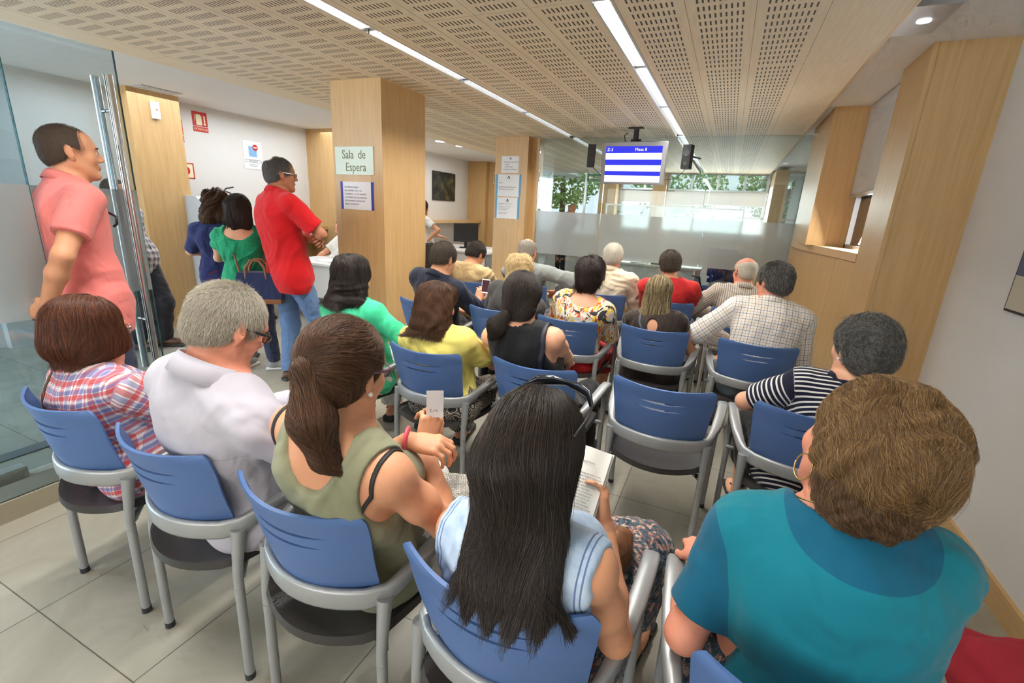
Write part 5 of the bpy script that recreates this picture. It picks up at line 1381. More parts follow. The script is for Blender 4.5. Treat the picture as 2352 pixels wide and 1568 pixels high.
S = Sdf(); S.ell(L(.005, -.058, -.04), V(.086, .072, .075), p.Rh, k=.04); S.ell(L(0, -.07, -.075), V(.068, .05, .05), p.Rh, k=.04); S.ell(L(0, .12, -.04), V(.09, .10, .13), p.Rh, k=.012, op='s'); S.plane(L(0, -.06, -.118), p.Rh @ V(0, .3, -1), .02)
hair(p, S, HM['nape'][0], HM['nape'][1], 12000, 8, .009, f_crown(p, (-.02, .05, .13), .7, .3), r0=.00042, noise=.10, clump=.8, wave=.4, wfreq=90, off=.002, disp=lambda P: waves(P, .005, 60, 9), name='nape_hair')  # darker nape layer: dyed tone plus underside shade put into the hair colour
for sd in (-1, 1):
    c = L(sd * .083, .0, -.062)
    tube_np(p, 'hoop_earring', [c + p.Rh @ V(0, .026 * math.cos(a), .026 * math.sin(a)) for a in np.linspace(0, 6.28, 25)], .0016, plain('gold_%d' % (sd + 1), (.8, .6, .25), .25, 1.0), seg=8)
tube_np(p, 'necklace', [p.N + p.fr(.95) @ V(.078 * math.cos(a), .07 * math.sin(a) + .01, .035 - .035 * math.sin(a)) for a in np.linspace(0, 6.28, 33)], .0018, bpy.data.materials['gold_0'], seg=6)
# ================================================================== CAST : standing visitors
def rib(name, c): return cloth_mat(name, c, .85, .2)
PINK = rib('salmon_pique', srgb(232, 128, 122)); REDP = rib('red_pique', srgb(206, 22, 28)); NAVYT = rib('navy_knit', srgb(36, 44, 92)); BURG = rib('burgundy_cotton', srgb(92, 34, 62))
def spot(c0, c1, sc): return lambda t, v, a, b: t.mix(t.math('LESS_THAN', t.n('TexVoronoi', {'Vector': t.n('CombineXYZ', {0: a, 1: b, 2: 0.0}).outputs[0], 'Scale': sc, 'Randomness': 0.0}).outputs[0], .26), c0, c1)
GREENT = cloth_mat('green_dotted_jersey', spot(srgb(24, 146, 100), srgb(60, 176, 130), 90))
def std_legs(P, f, r, spread=.10, knee=.02, zk=.48):
    return {sd: (V(P[0], P[1], 0) + r * sd * spread * .9 + f * knee + V(0, 0, zk), V(P[0], P[1], 0) + r * sd * spread + V(0, 0, .085)) for sd in (-1, 1)}
def std(key, label, P, Hc, head, by, sex, legs=None, **kw):
    Rb = Rot(rad(by)); lg = std_legs(P, Rb[:, 1], Rb[:, 0]) if legs is None else legs
    return person(key, label, P, Hc, head, by, sex, seated=False, legs=lg, slouch=kw.pop('slouch', .02), **kw)
# ---- man in salmon polo in the doorway
p = std('pink_m', 'tall man in a salmon polo shirt standing by the glass door, hands behind his back', (-2.93, 1.26, .95), (-2.945, 1.275, 1.708), (-17, 0, 0), -6, 'm', w=1.05, fat=1.05, skin='mid', h=.006, sh=.182,
        armR=dict(w=(-2.80, 1.02, 1.00), pole=(.7, -.5, -.3), d=(-.8, -.3, -.5), n=(.3, -.9, .1), side=1, kw=dict(curl=(.6, .6, .6, .6))),
        armL=dict(w=(-2.96, 1.02, .97), pole=(-.7, -.5, -.3), d=(.8, -.2, -.5), n=(-.3, -.9, .1), side=-1, kw=dict(curl=(.6, .6, .6, .6))))
p = finish(p, .0042)
top(p, PINK, .66, .012, .014, (.008, 0, .03), -.09, seed=21, fold=.004, ff=24, sleeve_r=1.12, name='polo_shirt')
collar(p, PINK, .010, .030, .45, flare=.014); trousers(p, DJEANS); shoes(p, BLACKL, SOLE)
S = cap_hair(p, .0035, .052, -.062, bald=0)
for sd in (-1, 1): S.ell(p.Lh(sd * .052, .085, .075), V(.030, .045, .05), p.Rh, k=.012, op='s')
hair(p, S, HM['buzz'][0], HM['buzz'][1], 9000, 2, .004, f_crown(p, (0, .02, .13), .8), r0=.0005, lift=.4, noise=.2)
for sd in (-1, 1): tube_np(p, 'eyebrow', [p.Lh(sd * .014, .0985, .026), p.Lh(sd * .032, .0975, .031), p.Lh(sd * .050, .086, .026)], .0035, HM['short'][0], .6, seg=6)
pm_ = MB().lathe([(.012, 0), (.012, .003)], seg=14)
# sunglasses hooked in the shirt front
tube_np(p, 'sunglasses', [p.B(.74) + p.f * .145 + p.r * .02 + V(0, 0, .02), p.B(.74) + p.f * .165 + p.r * .055 + V(0, 0, .0), p.B(.74) + p.f * .16 + p.r * .06 - V(0, 0, .035), p.B(.74) + p.f * .15 + p.r * .045 - V(0, 0, .05)], .006, M['black'])
# ---- man half hidden behind the door
p = std('behind_m', 'man in a plaid shirt and dark trousers leaning at the wood pillar behind the door', (-5.12, 2.58, .90), (-5.22, 2.55, 1.515), (-80, 12, 0), -70, 'm', legs={-1: ((-5.0, 2.70, .47), (-5.12, 2.70, .085)), 1: ((-5.06, 2.54, .47), (-5.2, 2.50, .085))}, h=.009, skin='mid', fat=1.15, armL='side', armR='side')
p = finish(p)
PLAIDG = cloth_mat('grey_plaid_cotton', lambda t, v, a, b: t.mix(t.math('MULTIPLY', t.math('ADD', band(t, a, .06, 0, .5), band(t, b, .06, 0, .5)), .45), srgb(206, 200, 200), srgb(86, 80, 96)))
top(p, PLAIDG, .8, .014, .014, (.01, 0, .03), -.10, seed=22); trousers(p, cloth_mat('charcoal_cotton', srgb(50, 50, 58)), .02, flare=.015); shoes(p, LEATHER, SOLE)
hair(p, cap_hair(p, .008), HM['short'][0], HM['short'][1], 2500, 2, .007, f_crown(p), r0=.001, lift=.4); glasses(p, M['black'])
# ---- curly haired woman, navy top
p = std('curly_w', 'curly brown haired woman in navy top and burgundy trousers at the ticket machine', (-4.06, 2.74, .86), (-4.065, 2.725, 1.44), (40, 8, 0), 45, 'f', h=.008, skin='fair', fat=1.05,
        armL=dict(w=(-4.34, 2.86, 1.02), pole=(-.5, -.6, -.5), d=(-.8, .5, .1), n=(0, 0, 1)), armR=dict(w=(-4.20, 2.98, 1.02), pole=(.6, .3, -.6), d=(-.8, .5, .1), n=(0, 0, 1)))
p = finish(p); top(p, NAVYT, .9, .012, .012, (.014, 0, .02), -.12, seed=23, name='top'); trousers(p, BURG, .016); shoes(p, BLACKL, SOLE)
S = Sdf(); L = p.Lh; S.ell(L(0, -.02, .04), V(.10, .115, .105), p.Rh, k=.03); S.ell(L(0, -.05, -.07), V(.115, .09, .11), p.Rh, k=.04); S.ell(L(0, .13, -.03), V(.07, .08, .13), p.Rh, k=.012, op='s')
hair(p, S, HM['brown'][0], HM['brown'][1], 7000, 9, .012, f_crown(p, (0, 0, .13), 1), r0=.0011, noise=.25, clump=1, wave=1.0, wfreq=150, disp=lambda P: waves(P, .022, 42, 2))
tube_np(p, 'hair_clip', [L(.06, -.06, .09), L(.085, -.06, .03)], .004, bpy.data.materials['gold_0'])
# ---- woman in green dotted tee with handbag
p = std('green_s', 'dark haired woman in a green dotted T-shirt and jeans with a handbag', (-3.66, 2.66, .84), (-3.645, 2.625, 1.425), (38, 6, 0), 42, 'f', h=.0065, skin='fair', sh=.150,
        legs={-1: ((-3.72, 2.70, .46), (-3.86, 2.62, .085)), 1: ((-3.60, 2.74, .46), (-3.62, 2.80, .085))}, foot={-1: V(-.1, 1, 0), 1: V(.75, .65, 0)},
        armL=dict(w=(-3.90, 2.82, 1.0), pole=(-.5, -.5, -.5), d=(-.6, .7, .3), n=(0, 0, 1)), armR=dict(w=(-3.66, 2.94, 1.02), pole=(.9, .2, -.5), d=(-.7, .6, .1), n=(.3, .3, 1)))
p = finish(p, .0045); p.foot = {-1: nrm(V(-.1, 1, 0)), 1: nrm(V(.75, .65, 0))}
def gcut(S): F = p.fr(.9); S.ell(p.N - F[:, 1] * .06 - F[:, 2] * .015, V(.105, .13, .065), F, k=.012, op='s')
top(p, GREENT, .42, .011, .012, (.03, .0, .04), -.11, seed=24, cuts=gcut, fold=.005, ff=40, name='t_shirt'); trousers(p, DJEANS, .008); 
CANV = cloth_mat('white_knit_canvas', spot(srgb(216, 214, 204), srgb(150, 148, 146), 120)); shoes(p, CANV, SOLEW)
S = Sdf(); L = p.Lh; S.ell(L(0, -.02, .04), V(.092, .108, .098), p.Rh, k=.03); S.ell(L(0, -.055, -.06), V(.098, .075, .10), p.Rh, k=.04); S.ell(L(.02, -.05, -.13), V(.07, .05, .06), p.Rh, k=.04); S.ell(L(0, .13, -.03), V(.07, .08, .13), p.Rh, k=.012, op='s')
hair(p, S, HM['dark'][0], HM['dark'][1], 8000, 10, .014, f_crown(p, (0, 0, .13), 1.1), r0=.0008, noise=.18, clump=1.0, disp=lambda P: waves(P, .009, 34, 5))
bgp = p
# handbag (hangs from her shoulder: a thing of its own)
BAGT = cloth_mat('navy_dotted_canvas', lambda t, v, a, b: t.mix(t.math('LESS_THAN', t.n('TexVoronoi', {'Vector': t.n('TexCoord').outputs['Object'], 'Scale': 75.0, 'Randomness': 0.0}).outputs[0], .2), srgb(40, 48, 82), srgb(150, 156, 180)))
TANL = plain('tan_leather', srgb(128, 82, 48), .5)
bc = V(-3.37, 2.53, .70)
t = thing('handbag', 'navy dotted handbag with brown handles hanging beside the green shirt woman', 'handbag', tuple(bc), rad(36))
mb = MB().prism([(-.17, .02), (.17, .02), (.175, .12), (.13, .25), (-.13, .25), (-.175, .12)], 'y', -.06, .06); mb.build('bag_body', BAGT, t)
MB().box(-.175, .175, -.066, .066, 0, .04, .01).build('bag_base', TANL, t)
for sy in (-1, 1): MB().tube([(-.075, sy * .05, .2), (-.07, sy * .055, .29), (-.03, sy * .05, .345), (.03, sy * .05, .345), (.07, sy * .055, .29), (.075, sy * .05, .2)], .011, 8).build('handle', TANL, t, angle=50)
st_ = MB().tube([Vector(q) for q in (V(0, 0, 0) + np.array([[-.13, 0, .24], [-.2, .1, .42], [-.24, .16, .62], [-.22, .2, .74], [-.12, .22, .70]]))], .008, 8, flat=.5).build('shoulder_strap', TANL, t)
# ---- man in red polo, arms crossed
p = std('red_s', 'man in a red polo shirt and jeans standing with crossed arms', (-3.20, 2.70, .95), (-3.215, 2.685, 1.718), (-28, 2, 0), -14, 'm', h=.006, skin='tan', fat=1.12, sh=.185, w=1.05,
        legs={-1: ((-3.30, 2.74, .48), (-3.30, 2.70, .085)), 1: ((-3.06, 2.84, .48), (-3.00, 2.95, .085))},
        armR=dict(w=(-3.10, 2.90, 1.24), pole=(.9, -.15, -.35), d=(-.9, .1, .1), n=(.1, 1, .3), kw=dict(curl=(.3, .3, .3, .3))), armL=dict(w=(-3.00, 2.815, 1.225), pole=(-.6, .3, -.7), d=(.85, -.5, .05), n=(.4, .6, .6), side=-1, kw=dict(curl=(.95, 1.0, 1.05, 1.05), thumb=(.4, .4))))
p = finish(p, .0042)
top(p, REDP, .80, .013, .016, (.008, 0, .03), -.11, seed=26, fold=.005, ff=22, sleeve_r=1.15, name='polo_shirt'); collar(p, REDP, .010, .030, .45, flare=.012); trousers(p, JEANS, .012, flare=.012); shoes(p, LEATHER, SOLE); glasses(p, M['steel'])
S = cap_hair(p, .0075, .056, -.062); S.ell(p.Lh(0, -.075, .105), V(.036, .036, .03), p.Rh, k=.01, op='s')
hair(p, S, HM['dgrey'][0], HM['dgrey'][1], 9000, 2, .006, f_crown(p, (0, .0, .13), .8), r0=.0006, lift=.4, noise=.2)
# ---- clerk behind the column
p = std('clerk', 'clerk with curly reddish hair standing behind the wood pillar, hand on hip', (-4.62, 6.62, .90), (-4.66, 6.60, 1.50), (-20, 0, 0), -25, 'f', h=.009, skin='mid', armR=dict(w=(-4.47, 6.50, .98), pole=(.9, .2, .1), d=(-.8, .3, -.5), n=(.5, -.6, .4)))
p = finish(p); top(p, cloth_mat('pale_cream_cotton', lambda t, v, a, b: t.mix(torso_only(t, t.math('GREATER_THAN', b, .36)), srgb(214, 212, 204), srgb(226, 214, 130))), .6, .012, .014, (.012, 0, .03), -.06); trousers(p, BPANT, .014); shoes(p, BLACKL, SOLE)
S = Sdf(); L = p.Lh; S.ell(L(0, -.02, .04), V(.10, .11, .10), p.Rh, k=.03); S.ell(L(0, -.05, -.06), V(.115, .08, .10), p.Rh, k=.04); S.ell(L(0, .13, -.03), V(.07, .08, .13), p.Rh, k=.012, op='s')
hair(p, S, HM['auburn'][0], HM['auburn'][1], 2500, 7, .014, f_crown(p), r0=.0016, noise=.3, wave=1, wfreq=150)
# ---- head beyond the office
p = std('far_m', 'bald man in a dark shirt far away in the office beyond the frosted band', (-3.72, 11.2, .95), (-3.49, 11.1, 1.625), (150, 0, 0), 150, 'm', h=.012, skin='tan')
p = finish(p); top(p, NAVYT, 2, .012, .012); trousers(p, BPANT); shoes(p, BLACKL, SOLE)
# ---- seated clerk at the hall desk, mostly hidden by the pillar
p = person('clerk_s', 'clerk in a white shirt seated at the hall desk behind the pillar', (-5.17, 5.14, .53), (-4.95, 5.12, 1.17), (150, 10, 0), 150, 'm', h=.010, skin='mid')
p = finish(p); top(p, WPANT, .9, .012, .014); trousers(p, BPANT); shoes(p, BLACKL, SOLE); hair(p, cap_hair(p, .008), HM['short'][0], HM['short'][1], 1500, 2, .007, f_crown(p), r0=.0012, lift=.4)
# ================================================================== CAST : seated rows
JADE = cloth_mat('bright_green_blouse', lambda t, v, a, b: t.mix(torso_only(t, t.math('MULTIPLY', seam(t, a, .0, .004), t.math('LESS_THAN', b, .5))), srgb(62, 200, 148), srgb(40, 34, 28)), .7, .3)
YEL = cloth_mat('yellow_cotton', srgb(232, 218, 118), .8, .25); BLKT = cloth_mat('black_viscose', srgb(17, 17, 20), .7, .3)
def nstripe(t, v, a, b):
    ob = t.n('SeparateXYZ', {0: t.n('TexCoord').outputs['Object']}); x = t.n('Mix', {0: t.math('GREATER_THAN', t.bone, 1.0), 2: t.math('ADD', ob.outputs[2], t.math('MULTIPLY', ob.outputs[1], .8)), 3: b}).outputs[0]
    s = band(t, x, .022, 0, .36); yoke = torso_only(t, t.math('GREATER_THAN', b, .53))
    return t.mix(t.math('MULTIPLY', s, t.math('SUBTRACT', 1.0, yoke)), srgb(22, 24, 48), srgb(228, 224, 218))
NSTR = cloth_mat('navy_white_stripe_jersey', nstripe)
DNAVY = cloth_mat('dark_navy_pique', srgb(26, 30, 48)); GREYT = cloth_mat('heather_grey_jersey', srgb(74, 72, 72))
FLOR = cloth_mat('painted_floral_silk', lambda t, v, a, b: t.mix(t.math('GREATER_THAN', t.noise(t.n('TexCoord').outputs['Object'], 6.5, 4, .65, 2.2), .575), t.mix(t.math('GREATER_THAN', t.noise(v, 8, 4, .6, 2.5), .56), t.mix(t.math('GREATER_THAN', t.noise(v, 5, 3, .6, 3.0), .54), srgb(226, 220, 208), srgb(226, 196, 66)), srgb(214, 92, 40)), srgb(58, 54, 56)), .6)
LACE = cloth_mat('black_mesh_lace', lambda t, v, a, b: t.mix(t.math('MULTIPLY', torso_only(t, t.math('LESS_THAN', t.n('TexVoronoi', {'Vector': t.n('CombineXYZ', {0: a, 1: b, 2: 0.0}).outputs[0], 'Scale': 110.0, 'Randomness': .0}).outputs[0], .30)), .55), srgb(28, 25, 24), srgb(110, 84, 66)), .7)
def chk(t, v, a, b):
    n1 = t.math('MAXIMUM', band(t, a, .036, 0, .07), band(t, b, .036, 0, .07)); n2 = t.math('MAXIMUM', band(t, t.math('ADD', a, .018), .036, 0, .07), band(t, t.math('ADD', b, .018), .036, 0, .07))
    return t.mix(t.math('MULTIPLY', n1, .85), t.mix(t.math('MULTIPLY', n2, .8), srgb(232, 228, 222), srgb(206, 160, 74)), srgb(52, 54, 84))
CHK = cloth_mat('tattersall_check_cotton', chk); BEIG = cloth_mat('beige_jersey', srgb(196, 170, 124)); CREAM = cloth_mat('cream_cotton', srgb(222, 206, 178), .8, .2); GSH = cloth_mat('grey_blue_cotton', lambda t, v, a, b: t.mix(t.noise(t.n('TexCoord').outputs['Object'], 10, 4, .7), srgb(150, 148, 136), srgb(134, 146, 150)), .85, .3)
REDT = cloth_mat('red_jersey', srgb(198, 44, 46)); VSTR = cloth_mat('grey_cream_stripe_cotton', lambda t, v, a, b: t.mix(band(t, a, .016, 0, .45), srgb(206, 196, 180), srgb(146, 138, 128)))
REDC = cloth_mat('red_cotton', srgb(176, 20, 24)); GJEAN = DENIM('grey_jeans', srgb(92, 100, 108))
def fem_bob(p, key, n=6000, flip=.0, wide=1.0, low=-.09, r0=.0008, nz=.17, mass=1.0):
    S = Sdf(); L = p.Lh
    S.ell(L(0, -.024, .042), V(.094 * wide, .108, .096), p.Rh, k=.03); S.ell(L(0, -.05, (low - .02) * .5), V(.100 * wide, .085 * mass, .055 - low * .5), p.Rh, k=.04)
    if flip: S.ell(L(.0, -.06, low), V(.104 * wide + flip, .08, .035), p.Rh, k=.03)
    S.ell(L(0, .13, -.03), V(.072, .076, .13), p.Rh, k=.012, op='s'); S.plane(L(0, -.05, low - .012), p.Rh @ V(0, .2, -1), .015)
    return hair(p, S, HM[key][0], HM[key][1], n, 9, .013, f_crown(p, (0, .01, .14), 1.0), r0=r0, noise=nz, clump=1.0, wave=.18, wfreq=70, disp=lambda P: waves(P, .009, 33, len(p.key)), free=lambda P: ((P - p.Ho) @ p.Rh)[:, 2] < low - .004, stop=lambda P: ((P - p.Ho) @ p.Rh)[:, 2] < low - .045)
def crop(p, key, n=5000, th=.008, l=.007, **kw): return hair(p, cap_hair(p, th, **kw), HM[key][0], HM[key][1], n, 2, l, f_crown(p, (0, .01, .13), .8), r0=.0008, lift=.4, noise=.2)
# ---------------- second row
p = person('green_w', 'woman with a dark bob in a bright green blouse with a back zip', (-1.9, 2.085, 0.53), (-1.93, 2.05, 1.125), (4, 4, 0), 0, 'f', h=.006, fat=1.1, skin='fair', armR=dict(w=(-1.72, 2.30, .72), pole=(.9, -.5, -.3), d=(-.6, .8, 0), n=(0, 0, 1)))
p = finish(p); top(p, JADE, 1.5, .012, .014, (.012, 0, .02), None, seed=31, fold=.005, ff=30, name='blouse'); trousers(p, WPANT, .014, .86, flare=.02); shoes(p, LEATHER, SOLE, open_=True, heel=.02); fem_bob(p, 'dark', 9000, .012, 1.12, -.125)
p = person('yellow_w', 'woman with a brown bob in a yellow top and paisley trousers', (-1.27, 2.045, 0.53), (-1.308, 1.985, 1.045), (2, 6, 0), 2, 'f', h=.006, skin='rosy', hs=.96, fat=1.08,
           armR=dict(w=(-1.26, 2.30, .74), pole=(.95, -.3, -.3), d=(-.9, .3, 0), n=(0, .4, 1)), armL=dict(w=(-1.17, 2.27, .765), pole=(-.8, -.2, -.5), d=(.9, -.25, -.1), n=(.2, .3, 1), side=-1, kw=dict(curl=(.5, .55, .55, .6))))
p = finish(p, .0045); top(p, YEL, .74, .012, .012, (.02, 0, .02), None, seed=32, fold=.0045, ff=28, name='top', clip=.05); trousers(p, PAIS, .018, .95, flare=.02); shoes(p, BLACKL, SOLE, open_=True, heel=.02); fem_bob(p, 'brown', 9000, .006, 1.0, -.105)
p = person('tank_w', 'woman with a low ponytail in a black sleeveless top with a shoulder strap', (-0.77, 2.215, 0.53), (-.851, 2.03, 1.138), (2, 5, 2), 0, 'f', h=.006, skin='fair', sh=.168, fat=1.08)
p = finish(p, .0045); top(p, BLKT, 0, .010, .0, (.022, .0, .02), None, seed=33, fold=.004, ff=26, armhole=.040, name='top', clip=.05); trousers(p, BPANT, .012); shoes(p, BLACKL, SOLE)
S = Sdf(); L = p.Lh; S.ell(L(0, -.02, .04), V(.088, .106, .094), p.Rh, k=.02); S.ell(L(0, -.05, -.04), V(.080, .068, .07), p.Rh, k=.03); S.ell(L(0, .124, -.02), V(.08, .062, .13), p.Rh, k=.01, op='s'); S.plane(L(0, -.08, -.10), p.Rh @ V(0, .4, -1), .01)
tie = L(-.035, -.105, -.075); end = tie + V(-.06, -.015, -.115)
hair(p, S, HM['dark'][0], HM['dark'][1], 9000, 8, .013, lambda P: f_crown(p, (0, .02, .14), .2)(P) * np.clip((P[:, 2:3] - tie[2]) / .06, 0, 1) + f_to(p, tie, 0)(P), r0=.0008, noise=.08, clump=.6, stop=lambda P: np.linalg.norm(P - tie, axis=1) < .022)
S = Sdf(); S.cap(L(-.02, -.085, -.06), tie, .026, .018, k=.01); S.cap(tie, (tie + end) / 2 + V(-.01, -.01, 0), .02, .040, k=.02); S.cap((tie + end) / 2 + V(-.01, -.01, 0), end, .040, .016, k=.02)
hair(p, S, HM['dark'][0], HM['dark'][1], 2500, 8, .014, lambda P: nrm(end - tie)[None] + 0 * P, r0=.0009, noise=.25, clump=.9, name='ponytail')
F = p.fr(.9); q = p.S[1] * .80 + p.N * .20
tube_np(p, 'bag_strap', snap(p, [q + F[:, 1] * .10 - V(0, 0, .02), q + F[:, 1] * .03 + V(0, 0, .062), q - F[:, 1] * .05 + V(.008, 0, .03), q - F[:, 1] * .105 + V(.02, 0, -.05), q - F[:, 1] * .105 + V(.02, 0, -.12), p.B(.45) + V(.135, -.115, 0), p.B(.2) + V(.15, -.10, 0)], .012), .012, plain('navy_leather', srgb(30, 34, 46), .5), .22)
p = person('stripe_w', 'woman with short curly grey hair in a navy and white striped shirt', (0.455, 2.195, 0.53), (.540, 2.10, 1.095), (26, 0, 0), 4, 'f', h=.0055, skin='fair', fat=1.15, armL=dict(w=(.30, 2.40, .70), pole=(-.9, -.45, -.2), d=(.7, .7, 0), n=(0, 0, 1)))
p = finish(p, .0045); top(p, NSTR, .82, .012, .014, (.018, 0, .03), None, seed=34, fold=.003, ff=24, name='striped_shirt'); skirt(p, BPANT, .4); shoes(p, BLACKL, SOLE, open_=True)
S = Sdf(); L = p.Lh; S.ell(L(0, -.022, .045), V(.094, .106, .098), p.Rh, k=.03); S.ell(L(0, -.055, -.01), V(.082, .068, .075), p.Rh, k=.03); S.ell(L(0, .13, -.02), V(.085, .082, .13), p.Rh, k=.012, op='s')
for sd in (-1, 1): S.ell(L(sd * .092, .004, -.03), V(.028, .03, .046), p.Rh, k=.006, op='s')
hair(p, S, HM['dgrey'][0], HM['dgrey'][1], 12000, 6, .007, f_crown(p, (0, .02, .13), .4), r0=.0007, noise=.6, clump=1, wave=1.6, wfreq=330, lift=.08, disp=lambda P: waves(P, .007, 95, 6))
MB().lathe([(.001, -.005), (.004, -.003), (.005, 0), (.004, .003), (.001, .005)], tuple(L(-.080, .0, -.036) - p.org), 10).build('earring', bpy.data.materials['pearl'], p.root, smooth=True)
# ---------------- third row
p = person('navy_m', 'man with short dark hair in a navy polo looking at a phone', (-2.02, 3.095, 0.54), (-1.925, 3.005, 1.163), (-10, 24, 2), -8, 'm', h=.0075, skin='mid', sh=.185, w=1.05, armR=dict(w=(-1.80, 3.33, .79), pole=(.8, -.5, -.6), d=(.0, .6, .8), n=(.7, -.6, .3), kw=dict(curl=(.6, .6, .6, .6))))
p = finish(p, .005); top(p, DNAVY, .92, .013, .014, (.008, 0, .03), None, seed=41, sleeve_r=1.1, name='polo_shirt'); collar(p, DNAVY, .010, .026, .4); trousers(p, BPANT); shoes(p, BLACKL, SOLE); crop(p, 'short')
p = person('blond_w', 'woman with shoulder length blond hair in a grey top', (-1.49, 3.155, 0.53), (-1.345, 3.14, 1.108), (0, 4, -6), 4, 'f', h=.0075, skin='rosy', fat=1.15); p = finish(p); top(p, GREYT, .9, .012, .014, (.014, 0, .02), None, seed=42, name='top'); trousers(p, BPANT); shoes(p, BLACKL, SOLE); fem_bob(p, 'blond', 6000, 0, 1.05, -.15, .0011)
p = person('floral_w', 'woman with short dark plum hair in a painted floral blouse and red skirt', (-0.9, 3.155, 0.53), (-.838, 3.20, 1.11), (2, 6, 2), 0, 'f', h=.007, skin='fair', fat=1.12); p = finish(p)
def fcut(S): F = p.fr(.9); S.ell(p.N - F[:, 1] * .05 - F[:, 2] * .0, V(.10, .11, .05), F, k=.012, op='s')
top(p, FLOR, .95, .012, .018, (.02, 0, .02), None, seed=43, cuts=fcut, name='blouse', clip=.05); skirt(p, REDC, .3); shoes(p, LEATHER, SOLE, open_=True)
S = Sdf(); L = p.Lh; S.ell(L(0, -.022, .055), V(.094, .106, .102), p.Rh, k=.03); S.ell(L(0, -.055, -.02), V(.078, .062, .08), p.Rh, k=.03); S.ell(L(0, .13, -.02), V(.085, .082, .13), p.Rh, k=.012, op='s')
hair(p, S, HM['plum'][0], HM['plum'][1], 6000, 6, .011, f_crown(p, (0, -.05, .14), .7), r0=.0010, noise=.3, clump=1, lift=.12, disp=lambda P: waves(P, .005, 60, 6))
p = person('lace_w', 'woman with straight streaked hair in a black mesh blouse with a keyhole back', (-0.34, 3.245, 0.53), (-.372, 3.325, 1.035), (0, 4, 0), 0, 'f', h=.0065, skin='mid'); p = finish(p)
def lcut(S): F = p.fr(.8); S.ell(p.B(.80) - F[:, 1] * .11, V(.036, .06, .048), F, k=.006, op='s')
top(p, LACE, .30, .011, .01, (.014, 0, .02), None, seed=44, cuts=lcut, name='blouse'); trousers(p, DJEANS); shoes(p, BLACKL, SOLE)
S = Sdf(); L = p.Lh; S.ell(L(0, -.022, .04), V(.086, .104, .092), p.Rh, k=.03); S.ell(L(0, -.055, -.06), V(.092, .06, .09), p.Rh, k=.04); S.ell(L(0, -.075, -.15), V(.108, .045, .07), p.Rh, k=.04); S.ell(L(0, .13, -.03), V(.072, .08, .15), p.Rh, k=.012, op='s'); S.plane(L(0, -.05, -.195), V(0, 0, -1), .01)
hair(p, S, HM['streak'][0], HM['streak'][1], 7000, 12, .015, f_crown(p, (0, .01, .14), 1.3), r0=.0010, noise=.05, clump=.5, free=lambda P: ((P - p.Ho) @ p.Rh)[:, 2] < -.185, stop=lambda P: ((P - p.Ho) @ p.Rh)[:, 2] < -.225)
q = p.S[-1] * .55 + p.N * .45
tube_np(p, 'bag_strap', snap(p, [q + V(0, 0, .05), q + V(0, -.05, .03), p.B(.8) + V(-.085, -.105, .02), p.B(.55) + V(-.03, -.135, 0), p.B(.3) + V(.0, -.135, 0)], .013), .011, plain('slate_strap', srgb(40, 48, 62), .5), .25)
p = person('check_m', 'grey haired man in a white checked shirt turned to the left', (0.3, 3.255, 0.54), (.325, 3.44, 1.178), (40, 4, 3), 4, 'm', h=.0065, skin='rosy', sh=.192, fat=1.15, w=1.06, armL=dict(w=(.10, 3.56, .70), pole=(-.9, -.4, -.3), d=(.6, .8, 0), n=(0, 0, 1)))
p = finish(p); top(p, CHK, 2, .013, .018, (.008, 0, .04), None, seed=45, fold=.005, ff=24, clip=.05); collar(p, CHK, .010, .032, .4); trousers(p, GJEAN); shoes(p, LEATHER, SOLE); crop(p, 'dgrey', 8000, .014, .010)
# ---------------- front row
p = person('beige_m', 'man with short dark hair in a beige T-shirt bending forward', (-2.3, 4.165, 0.54), (-2.255, 4.12, 1.10), (-14, 36, 4), -6, 'm', h=.008, skin='mid', sh=.188, w=1.05); p = finish(p); top(p, BEIG, .95, .012, .016, (.010, 0, .02), None, seed=51, name='t_shirt'); trousers(p, DJEANS); shoes(p, BLACKL, SOLE); crop(p, 'dark', 4000)
p = person('grey_m', 'balding man in a loose grey shirt with one elbow out', (-1.7, 4.355, 0.54), (-1.75, 4.23, 1.163), (0, 10, 0), -4, 'm', h=.008, skin='rosy', sh=.192, w=1.05, armR=dict(w=(-1.47, 4.36, .76), pole=(1, -.3, .5), d=(-.6, .3, -.6), n=(.6, -.5, .3))); p = finish(p); top(p, GSH, 1.8, .013, .020, (.010, 0, .03), None, seed=52, fold=.006); collar(p, GSH, .010, .028, .4); trousers(p, KHAKI); shoes(p, LEATHER, SOLE); crop(p, 'pepper', 3000, .007, .006, bald=1.15)
p = person('cream_m', 'white haired man in a cream long sleeved shirt', (-0.95, 4.355, 0.54), (-.947, 4.40, 1.168), (0, 4, 0), 0, 'm', h=.008, skin='rosy', sh=.188); p = finish(p); top(p, CREAM, 2, .013, .018, (.008, 0, .03), None, seed=53, fold=.005); collar(p, CREAM, .010, .034, .4, flare=.008); trousers(p, KHAKI); shoes(p, LEATHER, SOLE); crop(p, 'white', 5000, .009)
p = person('red_m', 'man with short dark hair in a red T-shirt tilting his head', (-0.38, 4.355, 0.54), (-.418, 4.30, 1.145), (8, 14, -8), -2, 'm', h=.008, skin='mid', sh=.19); p = finish(p); top(p, REDT, .85, .013, .016, (.008, 0, .02), None, seed=54, name='t_shirt'); trousers(p, DJEANS); shoes(p, BLACKL, SOLE); crop(p, 'short', 5000, .012, .008)
